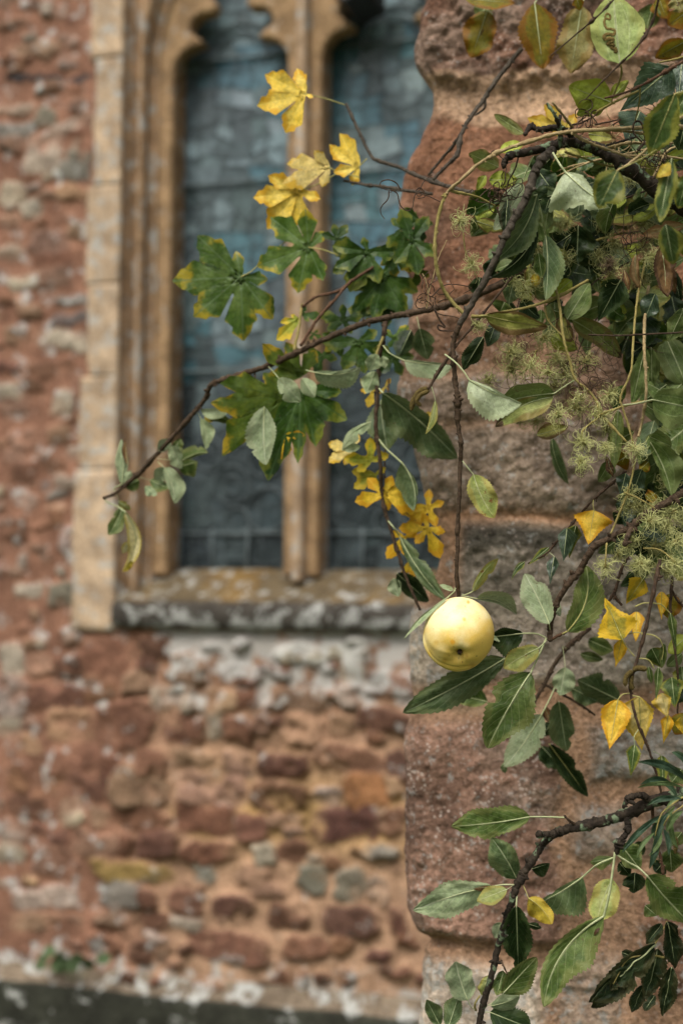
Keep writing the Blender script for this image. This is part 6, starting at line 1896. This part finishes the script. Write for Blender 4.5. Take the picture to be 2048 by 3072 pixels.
leaf(t, 'cg', 'D', (1560, 400), (1470, 480), 40, 50, 1.45)
t = plant('birch_shoot', 'dark slanting birch shoot under the seed heads with one golden leaf', 'shoot', 'C', 1220, 430, 1.42, BIG)
stem(t, 'td', 'C', [(1225, 425, 1.42), (1130, 510, 1.43), (1050, 580, 1.43), (940, 695, 1.44), (880, 770, 1.44), (800, 862, 1.45), (750, 920, 1.45), (640, 982, 1.46)], 9, 5, 8, .4)
stem(t, 'td', 'C', [(1052, 575, 1.43), (1048, 612, 1.43)], 5, 3, 0)
leaf(t, 'by', 'C', (1035, 662), (1000, 868), 104, 112, 1.42, fold=.1, roll=.05, pet=[(1030, 600, 1.43), (1028, 630, 1.425)], lab='golden leaf alone on the shoot')
leaf(t, 'bd', 'C', (872, 768), (850, 970), 50, 72, 1.42)
leaf(t, 'bg', 'C', (925, 752), (885, 952), 56, 40, 1.435)
leaf(t, 'bd', 'C', (795, 938), (768, 1112), 36, 34, 1.44, pet=[(760, 910, 1.45)])
leaf(t, 'bg', 'C', (762, 885), (638, 990), 26, 30, 1.455)
leaf(t, 'bg', 'C', (618, 970), (540, 1082), 12, 30, 1.46, bow=.12)
leaf(t, 'bd', 'C', (1225, 440), (1190, 580), 48, 46, 1.41)
leaf(t, 'bd', 'C', (1250, 590), (1220, 775), 70, 66, 1.44)
leaf(t, 'ag', 'C', (1160, 850), (1060, 920), 30, 40, 1.44)
leaf(t, 'ob', 'C', (1400, 560), (1350, 600), 40, 40, 1.46)
leaf(t, 'ob', 'C', (1240, 330), (1160, 380), 60, 60, 1.46)
leaf(t, 'ob', 'C', (1360, 370), (1310, 420), 40, 40, 1.45)
stem(t, 'td', 'C', [(1240, 940, 1.42), (1205, 1000, 1.42), (1165, 1130, 1.42), (1122, 1212, 1.42)], 9, 8, 4)
stem(t, 'td', 'C', [(1165, 1130, 1.42), (1160, 1180, 1.42), (1200, 1230, 1.42)], 10, 8, 3)
leaf(t, 'ab', 'C', (780, 225), (880, 505), 26, 40, 1.60, bow=.07, pet=[(745, 190, 1.60)])
leaf(t, 'bd', 'C', (1400, 760), (1380, 930), 90, 90, 1.47)
leaf(t, 'ad', 'C', (1500, 560), (1540, 720), 90, 90, 1.47)
leaf(t, 'ad', 'C', (1540, 760), (1480, 900), 90, 80, 1.48)
leaf(t, 'ad', 'C', (1340, 800), (1300, 940), 70, 70, 1.48)
leaf(t, 'ad', 'C', (1440, 130), (1520, 300), 90, 90, 1.47)
leaf(t, 'ad', 'C', (1300, 480), (1360, 620), 70, 70, 1.47)

# ------------------------------------------------------------------ willow-like narrow leaves at the right edge
t = plant('willow_shoot', 'narrow strap shaped blue green leaves arching in from the right edge over the stout branch', 'shoot', 'E', 1568, 210, 1.34)
stem(t, 'yl', 'E', [(1640, 190, 1.34), (1568, 210, 1.34), (1500, 255, 1.34), (1440, 310, 1.34), (1410, 400, 1.34), (1390, 500, 1.345)], 6, 4, 1)
stem(t, 'yl', 'E', [(1568, 260, 1.34), (1480, 330, 1.34), (1440, 420, 1.345), (1400, 600, 1.35)], 5, 3, 1)
stem(t, 'rd', 'E', [(1380, 250, 1.38), (1400, 420, 1.38), (1440, 600, 1.38), (1450, 680, 1.38)], 10, 8, 3)
for bx, by, tx, ty, wa, wb, bow, mk in ((1600, 118, 1292, -2, 26, 26, .12, 'wl'), (1568, 150, 1292, 155, 14, 14, .10, 'wg'), (1530, 205, 1310, 135, 22, 24, .28, 'wl'), (1560, 220, 1350, 260, 22, 16, .10, 'wl'), (1440, 315, 1200, 545, 22, 20, .05, 'wl'),
                                        (1415, 390, 1365, 640, 24, 22, -.06, 'wl'), (1480, 300, 1430, 480, 20, 24, .15, 'wl'), (1568, 290, 1470, 420, 20, 22, .12, 'wg'), (1520, 260, 1370, 360, 16, 14, -.12, 'wg'), (1440, 340, 1410, 480, 18, 14, .2, 'wl'),
                                        (1500, 300, 1540, 520, 18, 18, .1, 'wg'), (1450, 400, 1480, 560, 16, 20, -.1, 'wl'), (1568, 200, 1460, 300, 14, 14, .1, 'wg'), (1590, 30, 1500, -60, 22, 20, .2, 'wl'), (1400, 420, 1290, 580, 14, 14, .1, 'wg'), (1440, 430, 1360, 560, 12, 14, -.1, 'wg')):
    leaf(t, mk, 'E', (bx, by), (tx, ty), wa, wb, 1.34 + random.uniform(-.02, .02), bow=bow, kind='w', fold=.4)
for bx, by, tx, ty, w, mk in ((1490, 520, 1500, 660, 66, 'ag'), (1330, 480, 1270, 560, 40, 'ad'), (1450, 600, 1400, 660, 50, 'ad'), (1560, 420, 1500, 500, 40, 'ag'), (1560, 40, 1500, 120, 60, 'ag'), (1340, 860, 1410, 920, 40, 'ag')):
    leaf(t, mk, 'E', (bx, by), (tx, ty), w, w, 1.43)
catkin(t, 'E', [(1500, 450), (1525, 470), (1520, 550)], 1.38, 14)

# dark sprig rooted on the plinth at the lower left
u_w, v_w = wall_uv(235, 2940, -.05)
wp = wpt(u_w, v_w, -.07)
t = thing('wall_weed', 'small dark green weed sprouting from the wall ledge at the bottom left', 'plant', wp)
rs = np.random.RandomState(3)
for i in range(14):
    a = rs.uniform(-.12, .12)
    h = rs.uniform(.03, .09)
    mb = MB()
    top = wp + WU * a + np.array((0, 0, h)) - WN * rs.uniform(0, .03)
    mb.tube(spline([wp + WU * a * .2, wp + WU * a * .6 + np.array((0, 0, h * .7)), top], 4), .0012, 4)
    c_ = rs.uniform(.015, .03)
    n1 = np.array((rs.normal(), -1.5, rs.normal()))
    n1 /= np.linalg.norm(n1)
    e1_ = np.cross(n1, (0, 0, 1.0)); e1_ /= np.linalg.norm(e1_)
    e2_ = np.cross(n1, e1_)
    th_ = np.linspace(0, 2 * math.pi, 11)[:-1]
    vv = np.vstack([top, top + c_ * (np.cos(th_)[:, None] * e1_ * (1 + .3 * np.sin(5 * th_))[:, None] + np.sin(th_)[:, None] * e2_ * .8) + n1 * .004])
    mb.add(vv, [(0, 1 + j, 1 + (j + 1) % 10) for j in range(10)])
    mb.build('leaf', LM['ad'], t)
